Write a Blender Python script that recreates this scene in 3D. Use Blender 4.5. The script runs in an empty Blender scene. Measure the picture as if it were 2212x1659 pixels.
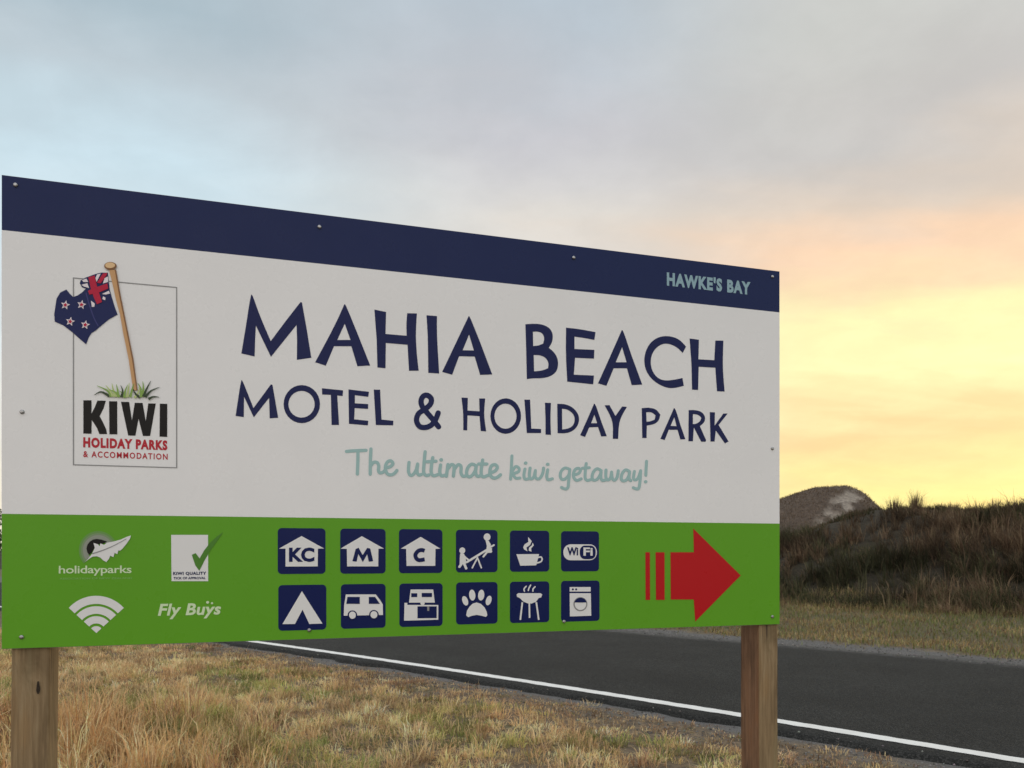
import bpy, math, random
import numpy as np
from mathutils import Vector
from mathutils.geometry import tessellate_polygon

random.seed(7)
RNG = np.random.default_rng(11)
scene = bpy.context.scene
COL = scene.collection

# ------------------------------------------------------------------ camera
F, CX, HY, CAMZ = 1660.0, 1106.0, 1193.0, 1.6      # photo calibration (pixels of a 2212 wide view)
cam_d = bpy.data.cameras.new('camera')
cam = bpy.data.objects.new('camera', cam_d)
COL.objects.link(cam)
cam.location = (0, 0, CAMZ)
cam.rotation_euler = (math.radians(90), 0, 0)
cam_d.sensor_width = 36
cam_d.lens = F / 2212 * 36
cam_d.shift_y = (HY - 829.5) / 2212
cam_d.clip_start = 0.05
cam_d.clip_end = 9000
cam_d.dof.use_dof = True
cam_d.dof.focus_distance = 2.25
cam_d.dof.aperture_fstop = 10.0
scene.camera = cam

# ------------------------------------------------------------------ sky and sun
SUN_AZ, SUN_EL = 42.0, 4.0                          # degrees to the right of the view axis, above the horizon
def lin(c):
    c = c / 255.0
    return c / 12.92 if c <= 0.04045 else ((c + 0.055) / 1.055) ** 2.4
def rgb(r, g, b, k=1.0):
    return (lin(r) * k, lin(g) * k, lin(b) * k, 1.0)

world = bpy.data.worlds.new('World')
scene.world = world
world.use_nodes = True
wt = world.node_tree
wt.nodes.clear()

class NT:
    """small helper around a node tree"""
    def __init__(self, tree): self.t = tree
    def n(self, kind, **kw):
        nd = self.t.nodes.new(kind)
        for k, v in kw.items(): setattr(nd, k, v)
        return nd
    def put(self, sock, v):
        if isinstance(v, bpy.types.NodeSocket): self.t.links.new(v, sock)
        elif v is not None: sock.default_value = v
    def math(self, op, a, b=None, c=None, clamp=False):
        nd = self.n('ShaderNodeMath', operation=op, use_clamp=clamp)
        self.put(nd.inputs[0], a); self.put(nd.inputs[1], b)
        if c is not None: self.put(nd.inputs[2], c)
        return nd.outputs[0]
    def vmath(self, op, a, b=None):
        nd = self.n('ShaderNodeVectorMath', operation=op)
        self.put(nd.inputs[0], a)
        if b is not None: self.put(nd.inputs[1], b)
        return nd.outputs['Value'] if op in ('DOT_PRODUCT', 'LENGTH') else nd.outputs[0]
    def noise(self, vec, scale, detail=3, rough=0.5, dist=0.0):
        nd = self.n('ShaderNodeTexNoise')
        if vec is not None: self.put(nd.inputs['Vector'], vec)
        nd.inputs['Scale'].default_value = scale; nd.inputs['Detail'].default_value = detail
        nd.inputs['Roughness'].default_value = rough; nd.inputs['Distortion'].default_value = dist
        return nd.outputs['Fac']
    def ramp(self, fac, stops, interp='LINEAR'):
        nd = self.n('ShaderNodeValToRGB')
        cr = nd.color_ramp; cr.interpolation = interp
        while len(cr.elements) < len(stops): cr.elements.new(0.5)
        for e, (p, c) in zip(cr.elements, stops):
            e.position = p; e.color = c
        self.put(nd.inputs[0], fac)
        return nd.outputs[0]
    def mix(self, fac, a, b, blend='MIX'):
        nd = self.n('ShaderNodeMix', data_type='RGBA', blend_type=blend)
        self.put(nd.inputs[0], fac); self.put(nd.inputs[6], a); self.put(nd.inputs[7], b)
        return nd.outputs[2]
    def maprange(self, v, a, b, c, d, smooth=True):
        nd = self.n('ShaderNodeMapRange', interpolation_type='SMOOTHSTEP' if smooth else 'LINEAR')
        self.put(nd.inputs[0], v)
        for i, x in enumerate((a, b, c, d)): nd.inputs[i + 1].default_value = x
        return nd.outputs[0]

w = NT(wt)
coord = w.n('ShaderNodeTexCoord').outputs['Generated']
dirn = w.vmath('NORMALIZE', coord)
sep = w.n('ShaderNodeSeparateXYZ'); w.put(sep.inputs[0], dirn)
X, Y, Z = sep.outputs
sa = math.radians(SUN_AZ)
flat = w.n('ShaderNodeCombineXYZ'); w.put(flat.inputs[0], X); w.put(flat.inputs[1], Y)
hdir = w.vmath('NORMALIZE', flat.outputs[0])
ang = w.math('MULTIPLY', w.math('ARCCOSINE', w.vmath('DOT_PRODUCT', hdir, (math.sin(sa), math.cos(sa), 0))), 57.2958)
el = w.math('MULTIPLY', w.math('ARCSINE', w.math('MAXIMUM', Z, 0.0)), 57.2958)
# cloud sheet coordinates: direction projected on a high layer, streaks stretched across the view
den = w.math('ADD', w.math('MAXIMUM', Z, 0.0), 0.22)
cl = w.n('ShaderNodeCombineXYZ')
w.put(cl.inputs[0], w.math('DIVIDE', X, den)); w.put(cl.inputs[1], w.math('DIVIDE', Y, den))
mp = w.n('ShaderNodeMapping'); w.put(mp.inputs[0], cl.outputs[0])
mp.inputs['Rotation'].default_value = (0, 0, math.radians(14))
mp.inputs['Scale'].default_value = (0.55, 1.7, 1)
n1 = w.noise(mp.outputs[0], 0.95, 4, 0.5, 0.5)
n2 = w.noise(mp.outputs[0], 2.9, 5, 0.55, 0.4)
n3 = w.noise(cl.outputs[0], 5.0, 5, 0.6, 0.2)
wob = w.math('ADD', w.math('MULTIPLY', w.math('SUBTRACT', n1, 0.5), 15.0), w.math('MULTIPLY', w.math('SUBTRACT', n2, 0.5), 6.0))
wob = w.math('MULTIPLY', wob, w.maprange(el, 1.0, 16.0, 0.25, 1.0))
ele = w.math('DIVIDE', w.math('MAXIMUM', w.math('ADD', el, wob), 0.0), 90.0)
def stops(lst): return [(e / 90.0, rgb(*c)) for e, c in lst]
r_sun = w.ramp(ele, stops([(0, (255, 226, 142)), (3.5, (255, 243, 164)), (6, (254, 229, 163)), (8.5, (253, 220, 162)),
    (10.5, (254, 237, 178)), (12.3, (255, 252, 190)), (14.5, (255, 249, 188)), (16.8, (254, 226, 184)), (19, (251, 216, 184)),
    (22, (224, 208, 192)), (27, (202, 199, 196)), (33, (203, 204, 200)), (45, (212, 214, 214)), (90, (232, 234, 236))]))
r_mid = w.ramp(ele, stops([(0, (255, 240, 190)), (10, (252, 232, 195)), (18, (233, 216, 199)), (22, (224, 219, 212)),
    (25.5, (214, 212, 211)), (30, (201, 201, 206)), (36, (186, 198, 208)), (50, (206, 212, 217)), (90, (232, 234, 236))]))
r_awy = w.ramp(ele, stops([(0, (250, 240, 215)), (10, (236, 236, 229)), (20, (212, 230, 238)), (24, (204, 225, 235)),
    (28, (191, 204, 212)), (32, (175, 193, 203)), (45, (200, 210, 217)), (90, (232, 234, 236))]))
sky = w.mix(w.maprange(ang, 19, 38, 0, 1), r_sun, r_mid)
sky = w.mix(w.maprange(ang, 40, 68, 0, 1), sky, r_awy)
# cloud facing the low sun on the far side of the sky, and thin cloud overhead, both unseen and brightened to light the sign face and grass
r_bck = w.ramp(ele, stops([(0, (250, 240, 232)), (12, (252, 244, 240)), (25, (250, 247, 246)), (45, (248, 248, 250)), (90, (245, 245, 248))]))
sky = w.mix(w.maprange(ang, 76, 125, 0, 1), sky, r_bck)
gain = w.math('ADD', w.maprange(el, 36, 75, 1.0, 1.5), w.math('MULTIPLY', w.maprange(ang, 80, 135, 0.0, 0.30), w.maprange(el, 0, 60, 1.0, 0.3)))
sky = w.mix(1.0, sky, gain, 'MULTIPLY')
# small wisps
wisp = w.maprange(n3, 0.3, 0.75, 0.955, 1.045)
sky = w.mix(1.0, sky, wisp, 'MULTIPLY')
nish = w.n('ShaderNodeTexSky', sky_type='NISHITA')
nish.sun_disc = False
nish.sun_elevation = math.radians(SUN_EL)
nish.sun_rotation = math.radians(SUN_AZ)
nish.air_density = 1.0; nish.dust_density = 1.5; nish.ozone_density = 1.0
b1 = w.n('ShaderNodeBackground'); w.put(b1.inputs[0], nish.outputs[0]); b1.inputs[1].default_value = 0.10
b2 = w.n('ShaderNodeBackground'); w.put(b2.inputs[0], sky); b2.inputs[1].default_value = 1.0
mx = w.n('ShaderNodeMixShader'); mx.inputs[0].default_value = 0.93      # thin cloud over almost the whole sky
wt.links.new(b1.outputs[0], mx.inputs[1]); wt.links.new(b2.outputs[0], mx.inputs[2])
wo = w.n('ShaderNodeOutputWorld'); wt.links.new(mx.outputs[0], wo.inputs[0])

sun_d = bpy.data.lights.new('sun', 'SUN')
sun_d.energy = 0.6; sun_d.angle = math.radians(10); sun_d.color = (1.0, 0.78, 0.52)
sun = bpy.data.objects.new('sun', sun_d); COL.objects.link(sun)
se = math.radians(SUN_EL)
to_sun = Vector((math.sin(sa) * math.cos(se), math.cos(sa) * math.cos(se), math.sin(se)))
sun.rotation_euler = (-to_sun).to_track_quat('-Z', 'Y').to_euler()
sun.location = (20, 20, 12)

scene.view_settings.view_transform = 'Standard'
scene.view_settings.look = 'None'
scene.view_settings.exposure = 0.1
scene.view_settings.gamma = 1.0
scene.view_settings.use_curve_mapping = False
scene.cycles.max_bounces = 6

# ------------------------------------------------------------------ helpers
def tag(o, label=None, cat=None, group=None, kind=None):
    if label: o['label'] = label
    if cat: o['category'] = cat
    if group: o['group'] = group
    if kind: o['kind'] = kind
    return o

def link(name, me, parent=None):
    o = bpy.data.objects.new(name, me)
    COL.objects.link(o)
    if parent: o.parent = parent
    return o

def mesh_np(name, verts, faces, mat=None, col=None, smooth=False):
    """verts (n,3), faces (m,k) arrays -> mesh, fast"""
    me = bpy.data.meshes.new(name)
    verts = np.asarray(verts, np.float32); faces = np.asarray(faces, np.int32)
    me.vertices.add(len(verts)); me.vertices.foreach_set('co', verts.ravel())
    k = faces.shape[1]
    me.loops.add(faces.size); me.loops.foreach_set('vertex_index', faces.ravel())
    me.polygons.add(len(faces))
    me.polygons.foreach_set('loop_start', np.arange(0, faces.size, k, dtype=np.int32))
    me.polygons.foreach_set('loop_total', np.full(len(faces), k, np.int32))
    if smooth: me.polygons.foreach_set('use_smooth', np.ones(len(faces), bool))
    if col is not None:
        a = me.color_attributes.new('tint', 'FLOAT_COLOR', 'POINT')
        c = np.ones((len(verts), 4), np.float32); c[:, :3] = col
        a.data.foreach_set('color', c.ravel())
    me.update(calc_edges=True); me.validate()
    if mat: me.materials.append(mat)
    return me

def hash2(ix, iy, seed):
    h = (ix.astype(np.int64) * 374761393 + iy.astype(np.int64) * 668265263 + seed * 1274126177) & 0xffffffff
    h = ((h ^ (h >> 13)) * 1274126177) & 0xffffffff
    return ((h ^ (h >> 16)) & 0xffff) / 65535.0
def vnoise(x, y, seed=0):
    x = np.asarray(x, float); y = np.asarray(y, float)
    ix, iy = np.floor(x), np.floor(y); fx, fy = x - ix, y - iy
    fx = fx * fx * (3 - 2 * fx); fy = fy * fy * (3 - 2 * fy)
    a = hash2(ix, iy, seed); b = hash2(ix + 1, iy, seed); c = hash2(ix, iy + 1, seed); d = hash2(ix + 1, iy + 1, seed)
    return (a * (1 - fx) + b * fx) * (1 - fy) + (c * (1 - fx) + d * fx) * fy
def fbm(x, y, seed=0, oct=4):
    s, a, t = 0, 0.5, 0
    for i in range(oct):
        s = s + a * vnoise(x * 2 ** i + 17 * i, y * 2 ** i - 9 * i, seed + i); t += a; a *= 0.5
    return s / t
def sstep(a, b, x):
    t = np.clip((x - a) / (b - a), 0, 1); return t * t * (3 - 2 * t)

# ------------------------------------------------------------------ materials
def new_mat(name):
    m = bpy.data.materials.new(name); m.use_nodes = True
    m.node_tree.nodes.clear()
    q = NT(m.node_tree)
    out = q.n('ShaderNodeOutputMaterial'); bs = q.n('ShaderNodeBsdfPrincipled')
    m.node_tree.links.new(bs.outputs[0], out.inputs[0])
    return m, q, bs, out

PRINT = {}
def print_mat(name, c, rough=0.30, spec=0.16):
    """printed vinyl film: colour with faint mottling, glossy laminate on top"""
    if name in PRINT: return PRINT[name]
    m, q, bs, out = new_mat('print_' + name)
    oc = q.n('ShaderNodeTexCoord').outputs['Object']
    nz = q.noise(oc, 3.0, 5, 0.6)
    k = q.maprange(nz, 0.3, 0.7, 0.985, 1.012)
    q.put(bs.inputs['Base Color'], q.mix(1.0, c, k, 'MULTIPLY'))
    q.put(bs.inputs['Roughness'], q.maprange(q.noise(oc, 9.0, 4, 0.6), 0.3, 0.7, rough - 0.05, rough + 0.07))
    bs.inputs['IOR'].default_value = 1.5; bs.inputs['Specular IOR Level'].default_value = spec
    bmp = q.n('ShaderNodeBump'); bmp.inputs['Strength'].default_value = 0.03; bmp.inputs['Distance'].default_value = 0.02
    q.put(bmp.inputs['Height'], q.noise(oc, 2.2, 2, 0.5)); q.put(bs.inputs['Normal'], bmp.outputs[0])
    PRINT[name] = m
    return m
K = 1.75
P_WHITE = print_mat('white', (0.84, 0.84, 0.835, 1), 0.28, 0.5)
P_NAVY = print_mat('navy', (0.0125, 0.022, 0.088, 1))
P_INK = print_mat('ink_navy', (0.0125, 0.018, 0.085, 1))
P_TILE = print_mat('tile_navy', (0.006, 0.013, 0.085, 1))
P_GREEN = print_mat('green', (0.125, 0.37, 0.022, 1))
P_BLACK = print_mat('black', (0.012, 0.011, 0.010, 1))
P_RED = print_mat('red', (0.50, 0.012, 0.016, 1))
P_REDTXT = print_mat('red_text', (0.50, 0.03, 0.045, 1))
P_TEAL = print_mat('teal', (0.36, 0.555, 0.545, 1))
P_BAY = print_mat('bay_blue', (0.30, 0.46, 0.52, 1))
P_LINE = print_mat('frame_grey', (0.30, 0.30, 0.30, 1))
P_OFF = print_mat('off_white', (0.80, 0.80, 0.79, 1))
P_PALE = print_mat('pale_green_white', (0.66, 0.80, 0.52, 1))
P_TINY = print_mat('tiny_green', (0.27, 0.52, 0.16, 1))
P_GREY1 = print_mat('ring_grey_a', (0.16, 0.33, 0.09, 1))
P_GREY2 = print_mat('ring_grey_b', (0.22, 0.31, 0.17, 1))
P_GREY3 = print_mat('ring_grey_c', (0.30, 0.33, 0.27, 1))
P_TICK = print_mat('tick_green', (0.085, 0.24, 0.035, 1))
P_FLAG = print_mat('flag_blue', (0.014, 0.022, 0.10, 1))
P_FOLD = print_mat('flag_fold', (0.05, 0.055, 0.19, 1))
P_FRED = print_mat('flag_red', (0.50, 0.018, 0.055, 1))
P_PINK = print_mat('flag_pink', (0.85, 0.78, 0.82, 1))
P_WOOD = print_mat('pole_tan', (0.62, 0.36, 0.17, 1))
P_WOODD = print_mat('pole_brown', (0.26, 0.13, 0.06, 1))
P_WOODL = print_mat('pole_light', (0.80, 0.55, 0.30, 1))
P_GR1 = print_mat('tuft_green', (0.26, 0.42, 0.10, 1))
P_GR2 = print_mat('tuft_dark', (0.05, 0.075, 0.04, 1))
P_GR3 = print_mat('tuft_light', (0.50, 0.60, 0.25, 1))

def steel_mat():
    m, q, bs, out = new_mat('screw_steel')
    bs.inputs['Metallic'].default_value = 0.9; bs.inputs['Roughness'].default_value = 0.32
    oc = q.n('ShaderNodeTexCoord').outputs['Object']
    q.put(bs.inputs['Base Color'], q.ramp(q.noise(oc, 160, 3), [(0.3, (0.28, 0.28, 0.28, 1)), (0.7, (0.50, 0.50, 0.49, 1))]))
    return m
STEEL = steel_mat()
def panel_edge_mat():
    m, q, bs, out = new_mat('panel_edge')
    oc = q.n('ShaderNodeTexCoord').outputs['Object']
    q.put(bs.inputs['Base Color'], q.ramp(q.noise(oc, 20, 3), [(0.3, (0.22, 0.22, 0.22, 1)), (0.7, (0.36, 0.36, 0.36, 1))]))
    bs.inputs['Roughness'].default_value = 0.5
    return m
EDGE = panel_edge_mat()

def timber_mat(name, tone=None):
    m, q, bs, out = new_mat(name)
    tc = q.n('ShaderNodeTexCoord'); oc = tc.outputs['Object']
    mp = q.n('ShaderNodeMapping'); q.put(mp.inputs[0], oc); mp.inputs['Scale'].default_value = (1, 1, 0.045)
    mp2 = q.n('ShaderNodeMapping'); q.put(mp2.inputs[0], oc); mp2.inputs['Scale'].default_value = (1, 1, 0.3)
    g = q.noise(mp.outputs[0], 95, 6, 0.62, 0.6)
    base = q.ramp(g, [(0.25, (0.16, 0.105, 0.052, 1)), (0.5, (0.27, 0.185, 0.095, 1)), (0.75, (0.36, 0.27, 0.155, 1))])
    st = q.noise(mp2.outputs[0], 11, 5, 0.6, 0.7)
    stain = q.ramp(st, [(0.38, (0.62, 0.60, 0.55, 1)), (0.55, (1, 1, 1, 1)), (0.72, (1.12, 0.98, 0.78, 1))])
    c = q.mix(1.0, base, stain, 'MULTIPLY')
    # green treatment tint in broad streaks, a few dark checks
    tr = q.maprange(q.noise(mp2.outputs[0], 4.5, 3), 0.42, 0.66, 0.0, 0.45)
    c = q.mix(tr, c, (0.17, 0.165, 0.075, 1))
    ck = q.maprange(q.noise(mp.outputs[0], 42, 2, 0.4, 1.0), 0.665, 0.70, 0.0, 0.75)
    c = q.mix(ck, c, (0.045, 0.028, 0.018, 1))
    if tone: c = q.mix(1.0, c, tone, 'MULTIPLY')
    q.put(bs.inputs['Base Color'], c)
    bs.inputs['Roughness'].default_value = 0.85
    bmp = q.n('ShaderNodeBump'); bmp.inputs['Strength'].default_value = 0.5; bmp.inputs['Distance'].default_value = 0.004
    q.put(bmp.inputs['Height'], g); q.put(bs.inputs['Normal'], bmp.outputs[0])
    return m
TIMBER = timber_mat('treated_pine')
TIMBER_RED = timber_mat('pine_dark_red', (0.62, 0.46, 0.42, 1))  # same pine multiplied darker and redder, for one side of the right post

def blade_mat(name, trans=0.35):
    m, q, bs, out = new_mat(name)
    a = q.n('ShaderNodeAttribute', attribute_name='tint').outputs['Color']
    q.put(bs.inputs['Base Color'], a); bs.inputs['Roughness'].default_value = 0.75
    bs.inputs['Specular IOR Level'].default_value = 0.2
    tr = q.n('ShaderNodeBsdfTranslucent'); q.put(tr.inputs[0], a)
    ms = q.n('ShaderNodeMixShader'); ms.inputs[0].default_value = trans
    m.node_tree.links.new(bs.outputs[0], ms.inputs[1]); m.node_tree.links.new(tr.outputs[0], ms.inputs[2])
    m.node_tree.links.new(ms.outputs[0], out.inputs[0])
    return m
BLADE = blade_mat('grass_blade')
LEAF = blade_mat('tree_leaf', 0.25)

# ------------------------------------------------------------------ road frame: s along the road, o across it (0 = white edge line)
P0 = np.array([3.98, 5.97]); DV = np.array([-0.7336, 0.6794]); NV = np.array([0.6794, 0.7336])
def bow(s):
    t = np.clip(np.asarray(s, float) - 5.6, -9, 9); r = np.asarray(s, float) - 5.6
    q = 0.12 - 0.12 * (t / 5.6) ** 2
    return q - (np.abs(r) - np.abs(t)) * 2 * 0.12 * 9 / 5.6 ** 2 * 0.6
def so2xy(s, o):
    s = np.asarray(s, float); oo = np.asarray(o, float) + bow(s)
    return P0[0] + DV[0] * s + NV[0] * oo, P0[1] + DV[1] * s + NV[1] * oo
def xy2so(x, y):
    dx, dy = np.asarray(x, float) - P0[0], np.asarray(y, float) - P0[1]
    s = dx * DV[0] + dy * DV[1]
    return s, dx * NV[0] + dy * NV[1] - bow(s)

ROAD_A, ROAD_B = -0.30, 6.15
def ground_z(x, y):
    s, o = xy2so(x, y)
    z = -0.05 + 0.075 * (fbm(x * 0.9, y * 0.9, 3, 3) - 0.5)
    z = z + 0.10 * sstep(-0.8, -4.5, o) * fbm(x * 0.35, y * 0.35, 5, 2)
    z = z + 0.16 * sstep(7.0, 12.0, o)
    inroad = sstep(-0.75, -0.35, o) * (1 - sstep(6.2, 6.8, o))
    return z * (1 - inroad) + (-0.075) * inroad
def dune_h(s, o):
    H = 2.05 + 1.15 * sstep(12.0, 8.3, s) - 0.35 * sstep(18, 40, s)
    H = H * (0.94 + 0.14 * (fbm(s * 0.22, o * 0.1, 8, 3)))
    up = sstep(13.2, 23.5, o + 1.6 * (fbm(s * 0.3, o * 0.05 + 4, 9, 2) - 0.5))
    h = H * (0.25 * up + 0.75 * up ** 0.85)
    h = h + 0.55 * up * (fbm(s * 0.45, o * 0.45, 12, 3) - 0.5) * (1 - 0.5 * sstep(21, 25, o))
    h = h * (1 - 0.45 * sstep(27, 36, o))
    return h - 0.12 * (1 - up)

# ------------------------------------------------------------------ ground sheet
def axis(parts):
    out = []
    for a, b, n in parts: out += list(np.linspace(a, b, n, endpoint=False))
    return np.array(out + [parts[-1][1]])
def grid_mesh(name, sv, ov, zf, mat, smooth=True):
    S, O = np.meshgrid(sv, ov, indexing='ij')
    x, y = so2xy(S, O); z = zf(S, O, x, y)
    v = np.stack([x, y, z], -1).reshape(-1, 3)
    n, m = S.shape
    i = (np.arange(n - 1)[:, None] * m + np.arange(m - 1)[None]).ravel()
    f = np.stack([i, i + m, i + m + 1, i + 1], -1)
    return mesh_np(name, v, f, mat, None, smooth)

def ground_mat():
    m, q, bs, out = new_mat('dry_verge_soil')
    pos = q.n('ShaderNodeNewGeometry').outputs['Position']
    o = q.math('SUBTRACT', q.vmath('DOT_PRODUCT', pos, (NV[0], NV[1], 0)), float(P0 @ NV))
    n1 = q.noise(pos, 1.3, 5, 0.6); n2 = q.noise(pos, 14, 5, 0.65); n3 = q.noise(pos, 90, 3, 0.6)
    straw = q.ramp(n2, [(0.3, (0.055, 0.04, 0.026, 1)), (0.5, (0.13, 0.095, 0.058, 1)), (0.75, (0.26, 0.19, 0.115, 1))])
    green = q.ramp(n2, [(0.3, (0.05, 0.055, 0.025, 1)), (0.7, (0.15, 0.15, 0.06, 1))])
    c = q.mix(q.maprange(n1, 0.52, 0.68, 0, 0.7), straw, green)
    grav = q.ramp(n3, [(0.3, (0.045, 0.043, 0.042, 1)), (0.5, (0.105, 0.102, 0.098, 1)), (0.75, (0.20, 0.195, 0.188, 1))])
    o2 = q.math('ADD', o, q.math('MULTIPLY', q.math('SUBTRACT', n1, 0.5), 1.6))
    band = q.math('MULTIPLY', q.maprange(o2, -0.75, -0.25, 0, 1), q.maprange(o2, 6.85, 7.25, 1, 0))
    c = q.mix(q.maprange(o, 6.9, 7.6, 0, 0.75), c, q.mix(n2, (0.05, 0.05, 0.022, 1), (0.14, 0.12, 0.055, 1)))
    c = q.mix(band, c, grav)
    q.put(bs.inputs['Base Color'], c); bs.inputs['Roughness'].default_value = 0.95
    bmp = q.n('ShaderNodeBump'); bmp.inputs['Strength'].default_value = 0.8; bmp.inputs['Distance'].default_value = 0.02
    q.put(bmp.inputs['Height'], q.mix(0.5, n2, n3)); q.put(bs.inputs['Normal'], bmp.outputs[0])
    return m
sv = axis([(-2500, -200, 12), (-200, -30, 20), (-30, -6, 40), (-6, 30, 240), (30, 80, 50), (80, 300, 20), (300, 3500, 12)])
ov = axis([(-2500, -150, 10), (-150, -20, 20), (-20, -9, 25), (-9, 0.5, 100), (0.5, 6, 4), (6, 16, 50), (16, 60, 30), (60, 300, 16), (300, 3500, 10)])
g = link('ground', grid_mesh('ground', sv, ov, lambda S, O, x, y: ground_z(x, y), ground_mat()))
tag(g, 'dry grassy ground with a dusty gravel edge beside the road', 'ground', kind='structure')

# ------------------------------------------------------------------ road
def asphalt_mat():
    m, q, bs, out = new_mat('chip_seal')
    pos = q.n('ShaderNodeNewGeometry').outputs['Position']
    v = q.n('ShaderNodeTexVoronoi'); q.put(v.inputs['Vector'], pos); v.inputs['Scale'].default_value = 85
    st = q.n('ShaderNodeSeparateXYZ'); q.put(st.inputs[0], v.outputs['Color'])
    chip = q.ramp(st.outputs[0], [(0.0, (0.010, 0.011, 0.0105, 1)), (0.6, (0.020, 0.021, 0.020, 1)), (1.0, (0.046, 0.046, 0.044, 1))])
    n1 = q.noise(pos, 0.8, 5, 0.6); n2 = q.noise(pos, 6, 5, 0.6)
    c = q.mix(1.0, chip, q.maprange(n1, 0.3, 0.7, 0.82, 1.15), 'MULTIPLY')
    o = q.math('SUBTRACT', q.vmath('DOT_PRODUCT', pos, (NV[0], NV[1], 0)), float(P0 @ NV))
    # dust and loose chip toward the far edge, polished wheel tracks
    dust = q.maprange(q.math('ADD', o, q.math('MULTIPLY', q.math('SUBTRACT', n2, 0.5), 0.9)), 5.55, 6.2, 0, 0.75)
    c = q.mix(dust, c, (0.12, 0.118, 0.115, 1))
    trk = q.math('MULTIPLY', q.maprange(o, 0.7, 1.3, 0, 1), q.maprange(o, 1.4, 2.1, 1, 0))
    c = q.mix(q.math('MULTIPLY', trk, 0.35), c, (0.014, 0.0145, 0.014, 1))
    q.put(bs.inputs['Base Color'], c)
    bs.inputs['Roughness'].default_value = 0.9; bs.inputs['Specular IOR Level'].default_value = 0.25
    bmp = q.n('ShaderNodeBump'); bmp.inputs['Strength'].default_value = 0.9; bmp.inputs['Distance'].default_value = 0.006
    q.put(bmp.inputs['Height'], v.outputs['Distance']); q.put(bs.inputs['Normal'], bmp.outputs[0])
    return m
def road_z(o):
    o = np.asarray(o, float)
    return 0.03 * (1 - ((o - 2.9) / 3.2) ** 2) - 0.03
def edge_rag(s, seed, amp):
    return amp * (fbm(np.asarray(s) * 2.2, np.zeros_like(np.asarray(s, float)), seed, 4) - 0.5)
rs = axis([(-120, -12, 40), (-12, 24, 720), (24, 160, 60)])
ro = np.concatenate([[ROAD_A - 0.05, ROAD_A], np.linspace(ROAD_A + 0.2, ROAD_B - 0.3, 12), [ROAD_B, ROAD_B + 0.05]])
def road_mesh():
    S, O = np.meshgrid(rs, ro, indexing='ij')
    rag_n = edge_rag(rs, 31, 0.22)[:, None]; rag_f = edge_rag(rs, 37, 0.5)[:, None]
    Oo = O.copy(); Oo[:, :2] += rag_n; Oo[:, -2:] += rag_f
    Zz = road_z(O); Zz[:, 0] = -0.11; Zz[:, -1] = -0.11
    x, y = so2xy(S, Oo)
    v = np.stack([x, y, Zz], -1).reshape(-1, 3); n, m = S.shape
    i = (np.arange(n - 1)[:, None] * m + np.arange(m - 1)[None]).ravel()
    return mesh_np('road', v, np.stack([i, i + m, i + m + 1, i + 1], -1), asphalt_mat(), None, False)
road = tag(link('road', road_mesh()), 'dark grey chip sealed road running past the sign', 'road', kind='structure')
def paint_mat():
    m, q, bs, out = new_mat('road_paint')
    pos = q.n('ShaderNodeNewGeometry').outputs['Position']
    n1 = q.noise(pos, 45, 5, 0.7); n2 = q.noise(pos, 4, 3)
    c = q.mix(q.maprange(n1, 0.60, 0.72, 0, 0.6), (0.72, 0.73, 0.71, 1), (0.16, 0.16, 0.15, 1))
    c = q.mix(q.maprange(n2, 0.4, 0.7, 0, 0.25), c, (0.52, 0.50, 0.47, 1))
    q.put(bs.inputs['Base Color'], c); bs.inputs['Roughness'].default_value = 0.7
    bmp = q.n('ShaderNodeBump'); bmp.inputs['Strength'].default_value = 0.6; bmp.inputs['Distance'].default_value = 0.004
    q.put(bmp.inputs['Height'], n1); q.put(bs.inputs['Normal'], bmp.outputs[0])
    return m
ls = axis([(-60, -12, 30), (-12, 24, 1400), (24, 120, 60)])
lw = 0.078
a = -lw + edge_rag(ls * 4, 41, 0.03); b = lw + edge_rag(ls * 4, 43, 0.026)
xa, ya = so2xy(ls, a); xb, yb = so2xy(ls, b)
zl = road_z(0.0) + 0.005
v = np.concatenate([np.stack([xa, ya, np.full_like(xa, road_z(-0.06) + 0.005)], -1), np.stack([xb, yb, np.full_like(xa, road_z(0.06) + 0.005)], -1)])
k = len(ls); i = np.arange(k - 1)
link('edge_line', mesh_np('edge_line', v, np.stack([i, i + 1, i + k + 1, i + k], -1), paint_mat()), road)

# ------------------------------------------------------------------ loose gravel along the road edges
def gravel(name, s0, s1, olo, ohi, n, seed, rmin, rmax, label):
    r = np.random.default_rng(seed)
    s = r.uniform(s0, s1, n); o = olo + (ohi - olo) * r.beta(1.5, 1.8, n)
    x, y = so2xy(s, o); z = np.maximum(ground_z(x, y), np.where((o > ROAD_A) & (o < ROAD_B), road_z(o), -1))
    rad = rmin + (rmax - rmin) * r.random(n) ** 3
    base = np.array([[1, 0, 0], [0, 1, 0], [-1, 0, 0], [0, -1, 0], [0, 0, 0.75], [0, 0, -0.6]])
    fb = np.array([[0, 1, 4], [1, 2, 4], [2, 3, 4], [3, 0, 4], [1, 0, 5], [2, 1, 5], [3, 2, 5], [0, 3, 5]])
    v = base[None] * (0.7 + 0.6 * r.random((n, 6, 1))) * rad[:, None, None]
    an = r.uniform(0, 6.28, n); c, sn = np.cos(an)[:, None], np.sin(an)[:, None]
    vx, vy = v[..., 0] * c - v[..., 1] * sn, v[..., 0] * sn + v[..., 1] * c
    V = np.stack([vx + x[:, None], vy + y[:, None], v[..., 2] + z[:, None] + 0.3 * rad[:, None]], -1).reshape(-1, 3)
    f = (fb[None] + 6 * np.arange(n)[:, None, None]).reshape(-1, 3)
    t = r.uniform(0.05, 0.24, n)[:, None] * np.array([1, 0.95, 0.9]) * (0.9 + 0.2 * r.random((n, 3)))
    o_ = link(name, mesh_np(name, V, f, BLADE_STONE, np.repeat(t, 6, 0)))
    tag(o_, label, 'gravel', kind='stuff')
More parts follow.
